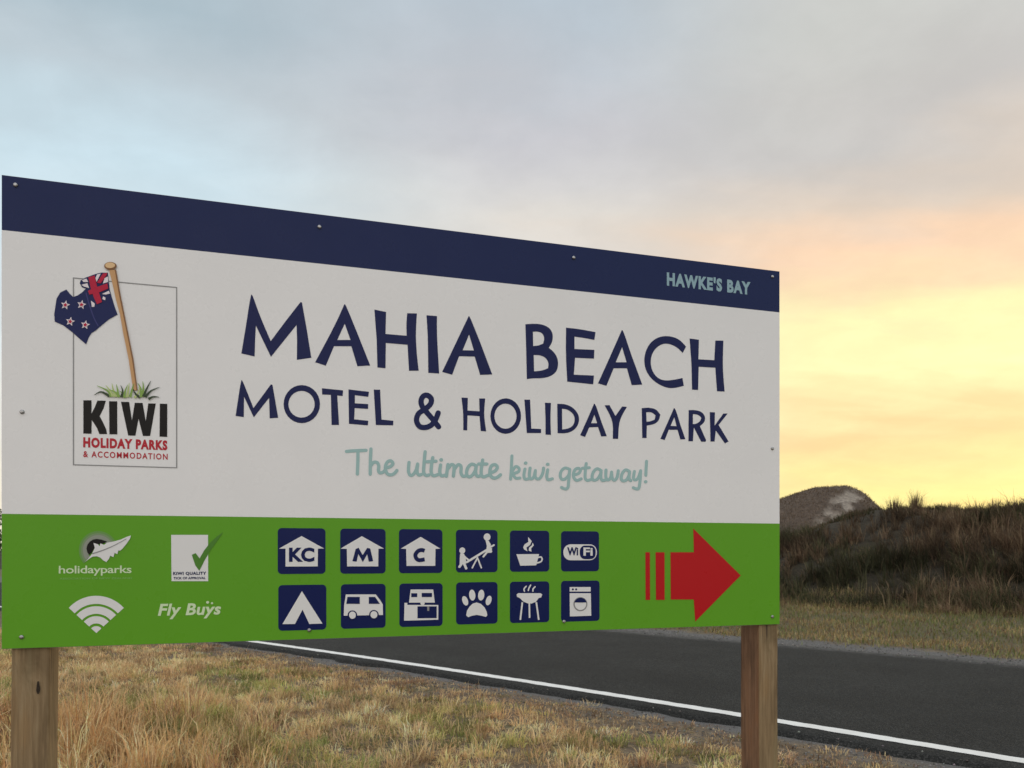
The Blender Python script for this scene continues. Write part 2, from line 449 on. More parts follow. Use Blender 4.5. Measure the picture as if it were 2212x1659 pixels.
def stone_mat():
    m, q, bs, out = new_mat('stone')
    a_ = q.n('ShaderNodeAttribute', attribute_name='tint').outputs['Color']
    oc = q.n('ShaderNodeNewGeometry').outputs['Position']
    q.put(bs.inputs['Base Color'], q.mix(1.0, a_, q.maprange(q.noise(oc, 120, 2), 0.3, 0.7, 0.8, 1.2), 'MULTIPLY'))
    bs.inputs['Roughness'].default_value = 0.9
    return m
BLADE_STONE = stone_mat()
gravel('gravel', -5, 18, -1.35, -0.22, 9000, 5, 0.004, 0.016, 'loose grey gravel along the edge by the white line')
gravel('gravel', -5, 30, 5.7, 7.2, 7000, 6, 0.006, 0.02, 'loose grey gravel along the far side of the road')

# ------------------------------------------------------------------ grass builder
def blades(x, y, z, h, wd, lean, tint, rng, droop=0.5, az=None):
    """3 triangle blades: arrays per blade"""
    n = len(x)
    if az is None: az = rng.uniform(0, 2 * np.pi, n)
    ca, sa_ = np.cos(az), np.sin(az)
    tw = az + rng.uniform(0.9, 2.2, n)
    wx, wy = np.cos(tw) * wd * 0.5, np.sin(tw) * wd * 0.5
    hm = h * 0.55
    l1 = lean * h * 0.35; l2 = lean * h
    zt = h * np.sqrt(np.maximum(0.05, 1 - np.minimum(lean, 0.97) ** 2)) * (1 - droop * 0.25 * lean)
    zm = np.minimum(hm, zt * 0.75)
    V = np.empty((n, 5, 3))
    V[:, 0] = np.stack([x - wx, y - wy, z - 0.01], -1); V[:, 1] = np.stack([x + wx, y + wy, z - 0.01], -1)
    V[:, 2] = np.stack([x + ca * l1 - wx * 0.8, y + sa_ * l1 - wy * 0.8, z + zm], -1)
    V[:, 3] = np.stack([x + ca * l1 + wx * 0.8, y + sa_ * l1 + wy * 0.8, z + zm], -1)
    V[:, 4] = np.stack([x + ca * l2, y + sa_ * l2, z + zt], -1)
    f = np.array([[0, 1, 3], [0, 3, 2], [2, 3, 4]])[None] + 5 * np.arange(n)[:, None, None]
    return V.reshape(-1, 3), f.reshape(-1, 3), np.repeat(tint, 5, 0)

STRAW = np.array([[0.64, 0.48, 0.27], [0.52, 0.37, 0.20], [0.76, 0.61, 0.38], [0.55, 0.37, 0.21], [0.60, 0.49, 0.25], [0.70, 0.50, 0.32]])
OLIVE = np.array([[0.33, 0.33, 0.12], [0.22, 0.26, 0.08], [0.42, 0.39, 0.17], [0.27, 0.31, 0.12]])
BROWN = np.array([[0.36, 0.24, 0.15], [0.27, 0.175, 0.11], [0.44, 0.31, 0.20], [0.32, 0.20, 0.13]])
def pick(pal, n, rng): return pal[rng.integers(0, len(pal), n)] * (0.8 + 0.4 * rng.random((n, 1)))

def near_grass():
    """clumped, matted dry grass: tufts of blades splaying out from a centre, sizes and colours set per tuft and per patch"""
    r = np.random.default_rng(21)
    m = 30000
    x = r.uniform(-10.5, 7.5, m); y = r.uniform(3.2, 17.5, m)
    s_, o = xy2so(x, y)
    inview = (np.abs(x) < 0.72 * y + 0.5) & (y > 4.7)
    p1 = fbm(x * 0.75, y * 0.75, 61, 3); p2 = fbm(x * 2.3, y * 2.3, 62, 3); p3 = fbm(x * 1.1, y * 1.1, 66, 3)
    edge = sstep(-0.5, -2.2, o + 0.9 * (p3 - 0.5))                    # 0 at the seal, 1 in full grass
    dens = np.where(inview, 1.0, 0.30) * (0.75 + 0.25 * edge) * (0.40 + 0.60 * sstep(0.30, 0.52, p2)) * (0.25 + 0.75 * sstep(-0.45, -0.8, o + 0.6 * (p2 - 0.5)))
    k_ = (o < -0.40) & (o > -9) & (r.random(m) < dens)
    x, y, o, p1, p2, p3, edge, inview = (q[k_] for q in (x, y, o, p1, p2, p3, edge, inview)); m = len(x)
    rank = sstep(-0.20, -0.50, x / y) * sstep(9.5, 6.0, y)              # rank long grass round the left post
    size = r.gamma(2.2, 0.45, m)
    cnt = np.clip((10 + 14 * size) * np.where(inview, 1, 0.5) * (0.7 + 0.3 * edge), 5, 48).astype(int)
    T = np.repeat(np.arange(m), cnt); n = len(T)
    az = r.uniform(0, 6.283, n); rad = (0.015 + 0.05 * np.sqrt(r.random(n))) * (0.6 + 0.4 * size[T])
    bx = x[T] + np.cos(az) * rad; by = y[T] + np.sin(az) * rad
    hT = (0.028 + 0.045 * edge) * (0.55 + 0.5 * size) + rank * (0.06 + 0.13 * r.random(m) * size) + 0.05 * edge * (r.random(m) < 0.06)
    h = hT[T] * r.uniform(0.5, 1.35, n)
    lean = np.clip(r.normal(0.80, 0.24, n), 0.05, 1.25) * np.where(rank[T] > 0.35, 0.8, 1.0)
    stalk = r.random(n) < (0.006 * edge + 0.016 * rank)[T]
    h = np.where(stalk, h + 0.07 + (0.13 + 0.12 * rank[T]) * r.random(n), h); lean = np.where(stalk, lean * 0.45, lean)
    wd = np.where(stalk, 0.0030, r.uniform(0.0035, 0.008, n)) * (0.7 + 0.06 * by)
    g_ = sstep(0.535, 0.64, 0.5 * p1 + 0.5 * p2) * edge
    kind = np.where(r.random(m) < 0.07 + 0.80 * g_, 1, 0)
    bp = 0.06 + 0.75 * (1 - edge) * sstep(0.30, 0.55, p2 * 0.5 + p3 * 0.5) + 0.40 * rank * sstep(0.4, 0.6, p2)
    kind = np.where((kind == 0) & (r.random(m) < bp), 2, kind)
    base = np.empty((m, 3))
    for c_, pal in ((0, STRAW), (1, OLIVE), (2, BROWN)):
        q = kind == c_; base[q] = pick(pal, q.sum(), r)
    # pale straw against russet straw in broad patches
    base = base * np.where(edge < 0.6, 0.72 + 0.28 * edge / 0.6, 1)[:, None] * (0.62 + 0.76 * sstep(0.25, 0.7, fbm(x * 4.5, y * 4.5, 67, 2)))[:, None] * (1 + 0.30 * (p3[:, None] - 0.5) * np.array([-0.2, 0.5, 0.9])) * (0.80 + 0.40 * r.random((m, 1)))
    t = base[T] * (0.78 + 0.44 * r.random((n, 1)))
    odd = r.random(n) < 0.14; t[odd] = pick(STRAW, odd.sum(), r)
    rus = (r.random(n) < 0.45 * rank[T]); t[rus] = t[rus] * np.array([0.92, 0.80, 0.68])
    t[stalk] = np.array([0.74, 0.60, 0.38]) * (0.8 + 0.3 * r.random((stalk.sum(), 1)))
    V, f, c = blades(bx, by, ground_z(bx, by), h, wd, lean, np.clip(t * np.array([1.10, 1.03, 0.93]), 0, 0.85), r, az=az + r.normal(0, 0.7, n))
    ob = link('grass', mesh_np('verge_grass', V, f, BLADE, c))
    tag(ob, 'dry straw coloured grass on the verge between sign and white line', 'grass', kind='stuff')
near_grass()

def far_verge():
    r = np.random.default_rng(22)
    n = 170000
    s = r.uniform(-14, 34, n); o = r.uniform(6.3, 15.5, n)
    x, y = so2xy(s, o)
    f2 = fbm(x * 0.9, y * 0.9, 71, 3); f3 = fbm(s * 0.35, o * 1.1, 72, 3)
    keep = r.random(n) < (0.02 + 0.98 * sstep(6.85, 7.4, o + 0.9 * (f2 - 0.5))) * (0.55 + 0.45 * sstep(0.35, 0.6, f2))
    s, o, x, y, f2, f3 = (q[keep] for q in (s, o, x, y, f2, f3)); n = len(x)
    h = r.uniform(0.06, 0.15, n) + 0.20 * sstep(11.5, 14.5, o) * r.random(n)
    lean = np.clip(r.normal(0.7, 0.3, n), 0.1, 1.2)
    t = pick(STRAW * 0.50 * np.array([1, 1, 0.8]), n, r)
    gm = r.random(n) < 0.25 + 0.6 * sstep(0.46, 0.58, f3); t[gm] = pick(OLIVE * 0.62, gm.sum(), r)
    bm = r.random(n) < 0.2; t[bm] = pick(BROWN * 0.6, bm.sum(), r)
    t = t * (0.55 + 0.9 * f2)[:, None]
    z = np.maximum(ground_z(x, y), dune_h(s, o))
    V, f, c = blades(x, y, z, h, r.uniform(0.010, 0.020, n), lean, t, r)
    tag(link('grass', mesh_np('far_verge_grass', V, f, BLADE, c)), 'short olive and straw grass on the strip below the dune', 'grass', kind='stuff')
far_verge()

# ------------------------------------------------------------------ dune with its grass cover
def dune_mat():
    m, q, bs, out = new_mat('dune_litter')
    pos = q.n('ShaderNodeNewGeometry').outputs['Position']
    n1 = q.noise(pos, 0.7, 5, 0.6); n2 = q.noise(pos, 6, 5, 0.7)
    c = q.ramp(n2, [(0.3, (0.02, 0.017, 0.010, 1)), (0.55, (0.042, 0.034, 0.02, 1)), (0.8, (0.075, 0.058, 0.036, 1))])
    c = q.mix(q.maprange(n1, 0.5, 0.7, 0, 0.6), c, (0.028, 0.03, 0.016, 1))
    q.put(bs.inputs['Base Color'], c); bs.inputs['Roughness'].default_value = 1.0
    bmp = q.n('ShaderNodeBump'); bmp.inputs['Strength'].default_value = 1.0; bmp.inputs['Distance'].default_value = 0.15
    q.put(bmp.inputs['Height'], n2); q.put(bs.inputs['Normal'], bmp.outputs[0])
    return m
DUNE = dune_mat()
sv = axis([(-60, -14, 30), (-14, 34, 220), (34, 130, 60)]); ov = axis([(12.5, 28, 90), (28, 60, 24)])
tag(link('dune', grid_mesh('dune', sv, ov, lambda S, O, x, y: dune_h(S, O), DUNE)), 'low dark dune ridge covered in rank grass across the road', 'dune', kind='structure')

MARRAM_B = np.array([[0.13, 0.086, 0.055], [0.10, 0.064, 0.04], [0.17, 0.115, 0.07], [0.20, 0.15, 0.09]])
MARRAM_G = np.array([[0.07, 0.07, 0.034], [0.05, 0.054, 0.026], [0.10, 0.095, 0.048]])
def tussock_field(name, s0, s1, o0, o1, count, per, seed, label, hmin=0.35, hmax=1.0, hf=dune_h):
    r = np.random.default_rng(seed)
    s = r.uniform(s0, s1, count); o = r.uniform(o0, o1, count)
    cov = fbm(s * 0.6, o * 0.6, 81, 3)
    k_ = r.random(count) < 0.35 + 0.65 * sstep(0.3, 0.5, cov)
    s, o, cov = s[k_], o[k_], cov[k_]; m_ = len(s)
    H = r.uniform(hmin, hmax, m_) * (0.6 + 0.8 * cov) * (1 - 0.60 * sstep(20.5, 23.0, o))
    kind = fbm(s * 0.3, o * 0.55, 83, 3) + r.normal(0, 0.06, m_)
    S = np.repeat(s, per); O = np.repeat(o, per); n = len(S)
    x, y = so2xy(S, O)
    az = r.uniform(0, 6.283, n); rr = 0.10 * np.sqrt(r.random(n))
    x += np.cos(az) * rr; y += np.sin(az) * rr
    s2, o2 = xy2so(x, y)
    h = np.repeat(H, per) * r.uniform(0.5, 1.1, n)
    lean = np.clip(np.abs(r.normal(0.6, 0.3, n)), 0.03, 1.15)
    t = pick(MARRAM_B, n, r)
    gm = (np.repeat(kind, per) < 0.5) & (r.random(n) < 0.85)
    t[gm] = pick(MARRAM_G, gm.sum(), r)
    t = t * np.repeat((0.45 + 1.0 * r.random(m_)) * (0.6 + 0.8 * sstep(0.35, 0.65, fbm(s * 0.5, o * 0.8, 85, 3))), per)[:, None]
    V, f, c = blades(x, y, hf(s2, o2) - 0.02, h, r.uniform(0.010, 0.022, n), lean, t, r, az=np.where(r.random(n) < 0.45, 2.6 + r.normal(0, 0.5, n), az + r.normal(0, 0.4, n)))
    return tag(link(name, mesh_np(name, V, f, BLADE, c)), label, 'grass', kind='stuff')
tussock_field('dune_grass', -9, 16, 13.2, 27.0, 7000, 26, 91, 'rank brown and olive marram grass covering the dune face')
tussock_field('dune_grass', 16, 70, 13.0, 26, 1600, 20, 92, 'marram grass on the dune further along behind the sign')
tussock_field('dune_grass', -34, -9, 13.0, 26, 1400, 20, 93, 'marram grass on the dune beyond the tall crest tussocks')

def tussock(px, py, o_at, hgt, n, spread, seed, label):
    """one tall tussock standing on the crest, placed on the dune along a view direction"""
    r = np.random.default_rng(seed)
    dx = (px - CX) / F
    t = (o_at + float(P0 @ NV)) / (dx * NV[0] + NV[1])
    cx, cy = dx * t, t
    s, o = xy2so(cx, cy); z0 = float(dune_h(s, o))
    az = r.uniform(0, 6.283, n); rr = spread * 0.25 * np.sqrt(r.random(n))
    h = hgt * 1.15 * r.uniform(0.45, 1.05, n); lean = np.clip(np.abs(r.normal(0.30, 0.25, n)), 0.02, 1.0)
    c = pick(MARRAM_B, n, r)
    V, f, c = blades(np.cos(az) * rr, np.sin(az) * rr, np.full(n, -0.05), h, r.uniform(0.010, 0.02, n), lean, c, r, az=az)
    ob = link('grass_tussock', mesh_np('grass_tussock', V, f, BLADE, c))
    ob.location = (cx, cy, z0)
    tag(ob, label, 'tussock', 'tussocks standing up from the dune crest')
tussock(1978, 1080, 24.0, 0.80, 150, 0.7, 301, 'tallest spiky tussock on the dune crest against the yellow sky')
tussock(1932, 1085, 24.2, 0.62, 130, 0.8, 302, 'bushy tussock on the crest between the sandy hill and the tallest tussock')
tussock(2060, 1092, 24.0, 0.42, 90, 0.8, 303, 'short thin tussock midway along the level dune crest')
tussock(2148, 1080, 23.8, 0.55, 150, 0.6, 304, 'dense dark rounded tussock on the crest past the level stretch')
tussock(2205, 1085, 23.8, 0.50, 140, 0.7, 305, 'dark tussock at the end of the crest beside the rounded one')

# ------------------------------------------------------------------ sandy hill behind the dune
def hill():
    px = np.array([-4, 4, 7, 11.4, 14.3, 16.7, 17.75, 18.9, 20.9, 21.8, 22.4, 23.1, 24.1, 25.5, 28, 34])
    pz = np.array([-0.4, 0.6, 1.5, 3.2, 4.2, 4.93, 5.28, 5.63, 5.76, 5.42, 4.92, 4.28, 3.4, 2.5, 1.2, -0.4])
    xs = np.linspace(-4, 34, 260); ys = np.linspace(34, 64, 160)
    Xg, Yg = np.meshgrid(xs, ys, indexing='ij')
    depth = 48.0
    ax = Xg / Yg * depth
    prof = np.interp(ax, px, pz)
    yy = Yg - depth
    fall = np.where(yy < 0, 1 - sstep(0, 12.5, -yy) ** 0.9, 1 - sstep(0, 15, yy))
    Zg = prof * fall - 0.5 * (1 - fall)
    Zg = Zg + 0.28 * (fbm(Xg * 0.5, Yg * 0.5, 121, 4) - 0.5) * sstep(0, 3, -yy) + 0.10 * (fbm(Xg * 1.6, Yg * 1.6, 122, 3) - 0.5)
    # scarp: a scooped, slumped strip of bare sand running down the near face
    seg_a, seg_b = np.array([21.3, 47.0]), np.array([16.0, 40.8])
    ab = seg_b - seg_a; tt = np.clip(((Xg - seg_a[0]) * ab[0] + (Yg - seg_a[1]) * ab[1]) / (ab @ ab), 0, 1)
    dd = np.hypot(Xg - seg_a[0] - tt * ab[0], Yg - seg_a[1] - tt * ab[1])
    wdt = 0.42 + 0.50 * tt + 0.9 * (fbm(Xg * 0.9, Yg * 0.9, 124, 3) - 0.5)
    m_ = 1 - sstep(wdt * 0.65, wdt * 1.25, dd)
    m_ = m_ * (0.15 + 0.85 * sstep(0.36, 0.55, fbm(Xg * 1.7, Yg * 1.7, 126, 3)))
    Zg = Zg - 0.16 * m_
    v = np.stack([Xg, Yg, Zg], -1).reshape(-1, 3); n, m = Xg.shape
    i = (np.arange(n - 1)[:, None] * m + np.arange(m - 1)[None]).ravel()
    sand = np.array([0.26, 0.225, 0.185]); veg = np.array([0.085, 0.062, 0.045])
    vv = fbm(Xg * 0.7, Yg * 0.7, 127, 4)[..., None]
    col = veg * (0.65 + 0.75 * vv) * (1 - m_[..., None]) + sand * m_[..., None]
    mt, q, bs, out = new_mat('hill_turf_and_sand')
    at = q.n('ShaderNodeAttribute', attribute_name='tint').outputs['Color']
    pos = q.n('ShaderNodeNewGeometry').outputs['Position']
    q.put(bs.inputs['Base Color'], q.mix(1.0, at, q.maprange(q.noise(pos, 5, 5, 0.7), 0.3, 0.7, 0.65, 1.3), 'MULTIPLY'))
    bs.inputs['Roughness'].default_value = 1.0
    bmp = q.n('ShaderNodeBump'); bmp.inputs['Strength'].default_value = 0.9; bmp.inputs['Distance'].default_value = 0.12
    q.put(bmp.inputs['Height'], q.noise(pos, 3.5, 6, 0.7)); q.put(bs.inputs['Normal'], bmp.outputs[0])
    ob = link('hill', mesh_np('hill', v, np.stack([i, i + m, i + m + 1, i + 1], -1), mt, col.reshape(-1, 3), True))
    tag(ob, 'brown flat topped hill with a bare sandy scarp behind the dune', 'hill', kind='structure')
    # short turf over the hill
    r = np.random.default_rng(131); n_ = 45000
    ix = r.integers(90, 235, n_); iy = r.integers(25, 90, n_)
    ok = (m_[ix, iy] < 0.35) & (r.random(n_) < 0.35 + 0.65 * sstep(0.35, 0.6, vv[ix, iy, 0]))
    ix, iy = ix[ok], iy[ok]; n_ = len(ix)
    gx = Xg[ix, iy] + r.uniform(-0.08, 0.08, n_); gy = Yg[ix, iy] + r.uniform(-0.1, 0.1, n_)
    V, f, c = blades(gx, gy, Zg[ix, iy] - 0.01, r.uniform(0.05, 0.16, n_), r.uniform(0.015, 0.03, n_), np.clip(r.normal(0.5, 0.25, n_), 0.05, 1), pick(MARRAM_B * 0.85, n_, r), r)
    tag(link('hill_grass', mesh_np('hill_grass', V, f, BLADE, c)), 'short brown turf on the flat topped hill', 'grass', kind='stuff')
hill()

# ------------------------------------------------------------------ roadside tree past the left end of the sign
def tube(path, radii, seg=8):
    V, Fc = [], []
    for i, (p, r_) in enumerate(zip(path, radii)):
        d = (path[min(i + 1, len(path) - 1)] - path[max(i - 1, 0)]).normalized()
        u = d.orthogonal().normalized(); w_ = d.cross(u)
        for k_ in range(seg):
            a_ = 2 * math.pi * k_ / seg
            V.append(p + (u * math.cos(a_) + w_ * math.sin(a_)) * r_)
    for i in range(len(path) - 1):
        for k_ in range(seg):
            Fc.append((i * seg + k_, i * seg + (k_ + 1) % seg, (i + 1) * seg + (k_ + 1) % seg, (i + 1) * seg + k_))
    return V, Fc
def bark_mat():
    m, q, bs, out = new_mat('bark')
    oc = q.n('ShaderNodeTexCoord').outputs['Object']
    nz = q.noise(oc, 18, 5, 0.7)
    q.put(bs.inputs['Base Color'], q.ramp(nz, [(0.3, (0.05, 0.04, 0.03, 1)), (0.7, (0.14, 0.115, 0.09, 1))]))
    bs.inputs['Roughness'].default_value = 0.95
    return m
BARK = bark_mat()
def tree(loc, hgt, rad, seed, label):
    r = random.Random(seed); rn = np.random.default_rng(seed)
    root = bpy.data.objects.new('roadside_tree', None); COL.objects.link(root); root.location = loc
    V, Fc, tips = [], [], []
    def add(path, radii):
        v, f = tube(path, radii); o_ = len(V); V.extend(v); Fc.extend([tuple(i + o_ for i in q) for q in f])
    trunk = [Vector((0, 0, -0.2)), Vector((0.05, 0, 0.5)), Vector((-0.04, 0.06, 1.0)), Vector((0.03, 0.02, hgt * 0.5)), Vector((0, 0, hgt * 0.8))]
    add(trunk, [0.17, 0.14, 0.12, 0.08, 0.02])
    for i in range(11):
        z0 = 0.6 + 0.5 * hgt * r.random(); a_ = r.uniform(0, 6.28)
        e = Vector((math.cos(a_) * rad * r.uniform(0.5, 0.85), math.sin(a_) * rad * r.uniform(0.5, 0.85), z0 + hgt * r.uniform(0.12, 0.4)))
        s_ = Vector((0, 0, z0)); mid = s_.lerp(e, 0.5) + Vector((0, 0, 0.12))
        add([s_, mid, e], [0.06, 0.04, 0.012]); tips += [mid, e]
    me = bpy.data.meshes.new('trunk'); me.from_pydata([tuple(v_) for v_ in V], [], Fc); me.materials.append(BARK)
    link('trunk', me, root)
    cen = np.array([tuple(t_) for t_ in tips] + [(r.gauss(0, rad * .4), r.gauss(0, rad * .4), hgt * r.uniform(0.45, 0.92)) for _ in range(22)])
    n = 9000
    ci = rn.integers(0, len(cen), n); dirs = rn.normal(0, 1, (n, 3)); dirs /= np.linalg.norm(dirs, axis=1)[:, None]
    p = cen[ci] + dirs * (rn.uniform(0.25, 0.55, len(cen))[ci] * rn.random(n) ** 0.4)[:, None] * np.array([1, 1, 0.75])
    p = p[p[:, 2] < hgt]; n = len(p)
    u = rn.normal(0, 1, (n, 3)); u /= np.linalg.norm(u, axis=1)[:, None]
    q_ = np.cross(u, rn.normal(0, 1, (n, 3))); q_ /= np.linalg.norm(q_, axis=1)[:, None]
    L = rn.uniform(0.05, 0.09, n)[:, None]
    VV = np.stack([p - u * L, p + q_ * L * 0.45, p + u * L, p - q_ * L * 0.45], 1).reshape(-1, 3)
    base = np.array([[0.045, 0.06, 0.025], [0.06, 0.075, 0.03], [0.035, 0.045, 0.02]])
    t_ = pick(base, n, rn)
    link('crown', mesh_np('crown', VV, np.arange(4 * n).reshape(-1, 4), LEAF, np.repeat(t_, 4, 0)), root)
    tag(root, label, 'tree')
tree((-15.2, 19.8, float(ground_z(-15.2, 19.8))), 3.35, 2.1, 401, 'dark leafy tree on the verge beyond the flag end of the sign')

# ================================================================== the sign
BH, BW = 1.2, 2.3002
PLX, PLY, EX, EY, ZB = -1.2912, 1.9440, 0.95685, 0.29060, 1.3551
_l = math.hypot(EX, EY); EX, EY = EX / _l, EY / _l
sign = bpy.data.objects.new('roadside_sign', None); COL.objects.link(sign)
sign.location = (PLX, PLY, 0); sign.rotation_euler = (0, 0, math.atan2(EY, EX))
tag(sign, 'large holiday park billboard with navy band, white face and green strip on two timber posts', 'billboard')

def uv(x, y):
    """photo position (2212 wide view) -> board coordinates in metres: along, up from the lower edge"""
    dx, dz = (x - CX) / F, (HY - y) / F
    u = (PLX - PLY * dx) / (dx * EY - EX)
    t = PLY + u * EY
    return u, CAMZ + t * dz - ZB
class Zoom:
    """coordinates measured in an enlarged crop of the photograph"""
    def __init__(self, x0, y0, k): self.x0, self.y0, self.k = x0, y0, k
    def __call__(self, p):
        return uv((self.x0 + p[0] / self.k) * 0.576042, (self.y0 + p[1] / self.k) * 0.576042)
VP = lambda p: uv(*p)
ZA = Zoom(860, 1040, 2.212); ZBB = Zoom(1860, 1040, 2.212)
ZT1 = Zoom(1280, 1660, 3.5677); ZT2 = Zoom(1860, 1690, 3.5677)
ZK = Zoom(200, 1420, 4.2538); ZF = Zoom(140, 960, 3.5677); ZL = Zoom(0, 1880, 2.3042)
ZH = Zoom(200, 1970, 6.9125); ZQ = Zoom(560, 1970, 4.6094)
ZI = Zoom(1000, 1940, 3.2529); ZJ = Zoom(1640, 1940, 3.2529); ZR = Zoom(2300, 1900, 3.16); ZY = Zoom(2400, 980, 3.95)

class Sheet:
    """flat printed film on the board face; layer = order of overprinting"""
    def __init__(self): self.v, self.f, self.mi, self.mats, self.k = [], [], [], [], 0
    def mat(self, m):
        if m not in self.mats: self.mats.append(m)
        return self.mats.index(m)
    def depth(self, layer):
        self.k += 1
        return -(0.0004 + layer * 0.0006 + (self.k % 24) * 0.00002)
    def raw(self, pts, faces, m, layer, prog=0):
        y = self.depth(layer); b = len(self.v); mi = self.mat(m)
        self.v += [(p[0], y - ((i % prog) * 6e-6 if prog else 0), p[1] + ZB) for i, p in enumerate(pts)]
        for f in faces: self.f.append(tuple(i + b for i in f)); self.mi.append(mi)
    def poly(self, zm, outer, m, layer=1, holes=()):
        loops = [[zm(p) for p in outer]] + [[zm(p) for p in h] for h in holes]
        pts = [p for l in loops for p in l]
        tri = tessellate_polygon([[Vector((p[0], p[1], 0)) for p in l] for l in loops])
        self.raw(pts, tri, m, layer)
    def ell(self, zm, c, rx, ry, m, layer=1, rot=0, n=28, hole=None):
        def ring(rx, ry, cc): return [(cc[0] + rx * math.cos(a) * math.cos(rot) - ry * math.sin(a) * math.sin(rot),
                                       cc[1] + rx * math.cos(a) * math.sin(rot) + ry * math.sin(a) * math.cos(rot)) for a in (2 * math.pi * i / n for i in range(n))]
        self.poly(zm, ring(rx, ry, c), m, layer, [ring(*hole)] if hole else ())
    def stroke(self, zm, pts, wd, m, layer=1, curve=True, caps=True, taper=None):
        P = [Vector(p) for p in pts]
        if curve and len(P) > 2:
            out = []
            for i in range(len(P) - 1):
                a, b, c, d = P[max(i - 1, 0)], P[i], P[i + 1], P[min(i + 2, len(P) - 1)]
                for j in range(5):
                    t = j / 5
                    out.append(0.5 * ((2 * b) + (c - a) * t + (2 * a - 5 * b + 4 * c - d) * t * t + (3 * b - a - 3 * c + d) * t ** 3))
            P = out + [P[-1]]
        L, R = [], []
        n = len(P)
        for i, p in enumerate(P):
            d = (P[min(i + 1, n - 1)] - P[max(i - 1, 0)])
            d = d.normalized() if d.length > 1e-9 else Vector((1, 0))
            q = Vector((-d.y, d.x)); w_ = wd * 0.5
            if taper: t = i / (n - 1); w_ = 0.5 * (taper[0] * (1 - t) + taper[1] * t)
            L.append(p + q * w_); R.append(p - q * w_)
        pts2 = [zm(p) for p in L + R]
        self.raw(pts2, [(i, i + 1, n + i + 1, n + i) for i in range(n - 1)], m, layer, n)
        if caps and not taper:
            for e in (P[0], P[-1]): self.ell(zm, e, wd * 0.5, wd * 0.5, m, layer, n=12)
    def text(self, zm, s, lo, hi, m, layer=1, bold=0.0, shear=0.0, space=1.0):
        """lettering fitted to the board rectangle between two photo points (lower left, upper right)"""
        cu = bpy.data.curves.new('t', 'FONT'); cu.body = s; cu.offset = bold; cu.shear = shear; cu.space_character = space
        cu.resolution_u = 3
        ob = bpy.data.objects.new('t', cu); COL.objects.link(ob)
        dg = bpy.context.evaluated_depsgraph_get(); ev = ob.evaluated_get(dg); me = ev.to_mesh()
        vs = [(v.co.x, v.co.y) for v in me.vertices]; fs = [tuple(p.vertices) for p in me.polygons]
        ev.to_mesh_clear(); bpy.data.objects.remove(ob); bpy.data.curves.remove(cu)
        x0, x1 = min(v[0] for v in vs), max(v[0] for v in vs); y0, y1 = min(v[1] for v in vs), max(v[1] for v in vs)
        (u0, v0), (u1, v1) = zm(lo), zm(hi)
        self.raw([(u0 + (v[0] - x0) / (x1 - x0) * (u1 - u0), v0 + (v[1] - y0) / (y1 - y0) * (v1 - v0)) for v in vs], fs, m, layer)
    def rrect(self, zm, lo, hi, rad, m, layer=1, mm=True):
        (u0, v0), (u1, v1) = zm(lo), zm(hi)
        pts = []
        for cx, cy, a0 in ((u1 - rad, v1 - rad, 0), (u0 + rad, v1 - rad, 90), (u0 + rad, v0 + rad, 180), (u1 - rad, v0 + rad, 270)):
            for j in range(7):
                a = math.radians(a0 + 15 * j); pts.append((cx + rad * math.cos(a), cy + rad * math.sin(a)))
        self.poly(lambda p: p, pts, m, layer)
    def build(self, name, parent, label=None):
        me = bpy.data.meshes.new(name); me.from_pydata(self.v, [], self.f)
        for m in self.mats: me.materials.append(m)
        me.polygons.foreach_set('material_index', self.mi)
        # face outward (towards local -y)
        me.update()
        import bmesh
        bm = bmesh.new(); bm.from_mesh(me)
        for f in bm.faces:
            if f.normal.y > 0: f.normal_flip()
        bm.to_mesh(me); bm.free()
        o = link(name, me, parent)
        if label: o['label'] = label
        return o

def box_mesh(name, lo, hi, mat, bevel=0.0, seg=2):
    import bmesh
    bm = bmesh.new(); bmesh.ops.create_cube(bm, size=1)
    for v in bm.verts: v.co = Vector([lo[i] + (v.co[i] + 0.5) * (hi[i] - lo[i]) for i in range(3)])
    if bevel: bmesh.ops.bevel(bm, geom=list(bm.edges), offset=bevel, segments=seg, profile=0.5, affect='EDGES')
    me = bpy.data.meshes.new(name); bm.to_mesh(me); bm.free()
    if mat: me.materials.append(mat)
    return me

# panel: composite sheet, white face, grey edge and back
pm = box_mesh('panel', (0, 0, ZB), (BW, 0.006, ZB + BH), EDGE, 0.0008, 1)
panel = link('panel', pm, sign)
def rect_print(name, v0, v1, mat, label, e=0.0006, layer=0):
    s = Sheet(); s.poly(lambda p: p, [(e, v0), (BW - e, v0), (BW - e, v1), (e, v1)], mat, layer)
    return s.build(name, panel, label)
V_GREEN = uv(5, 1110)[1]; V_NAVY = uv(4, 496.8)[1]
rect_print('white_face', V_GREEN + 0.0002, V_NAVY - 0.0002, P_WHITE, 'plain white middle of the sign face')
rect_print('navy_band', V_NAVY, BH - 0.0008, P_NAVY, 'navy band along the top of the sign')
rect_print('green_band', 0.0008, V_GREEN, P_GREEN, 'bright green strip along the bottom of the sign')

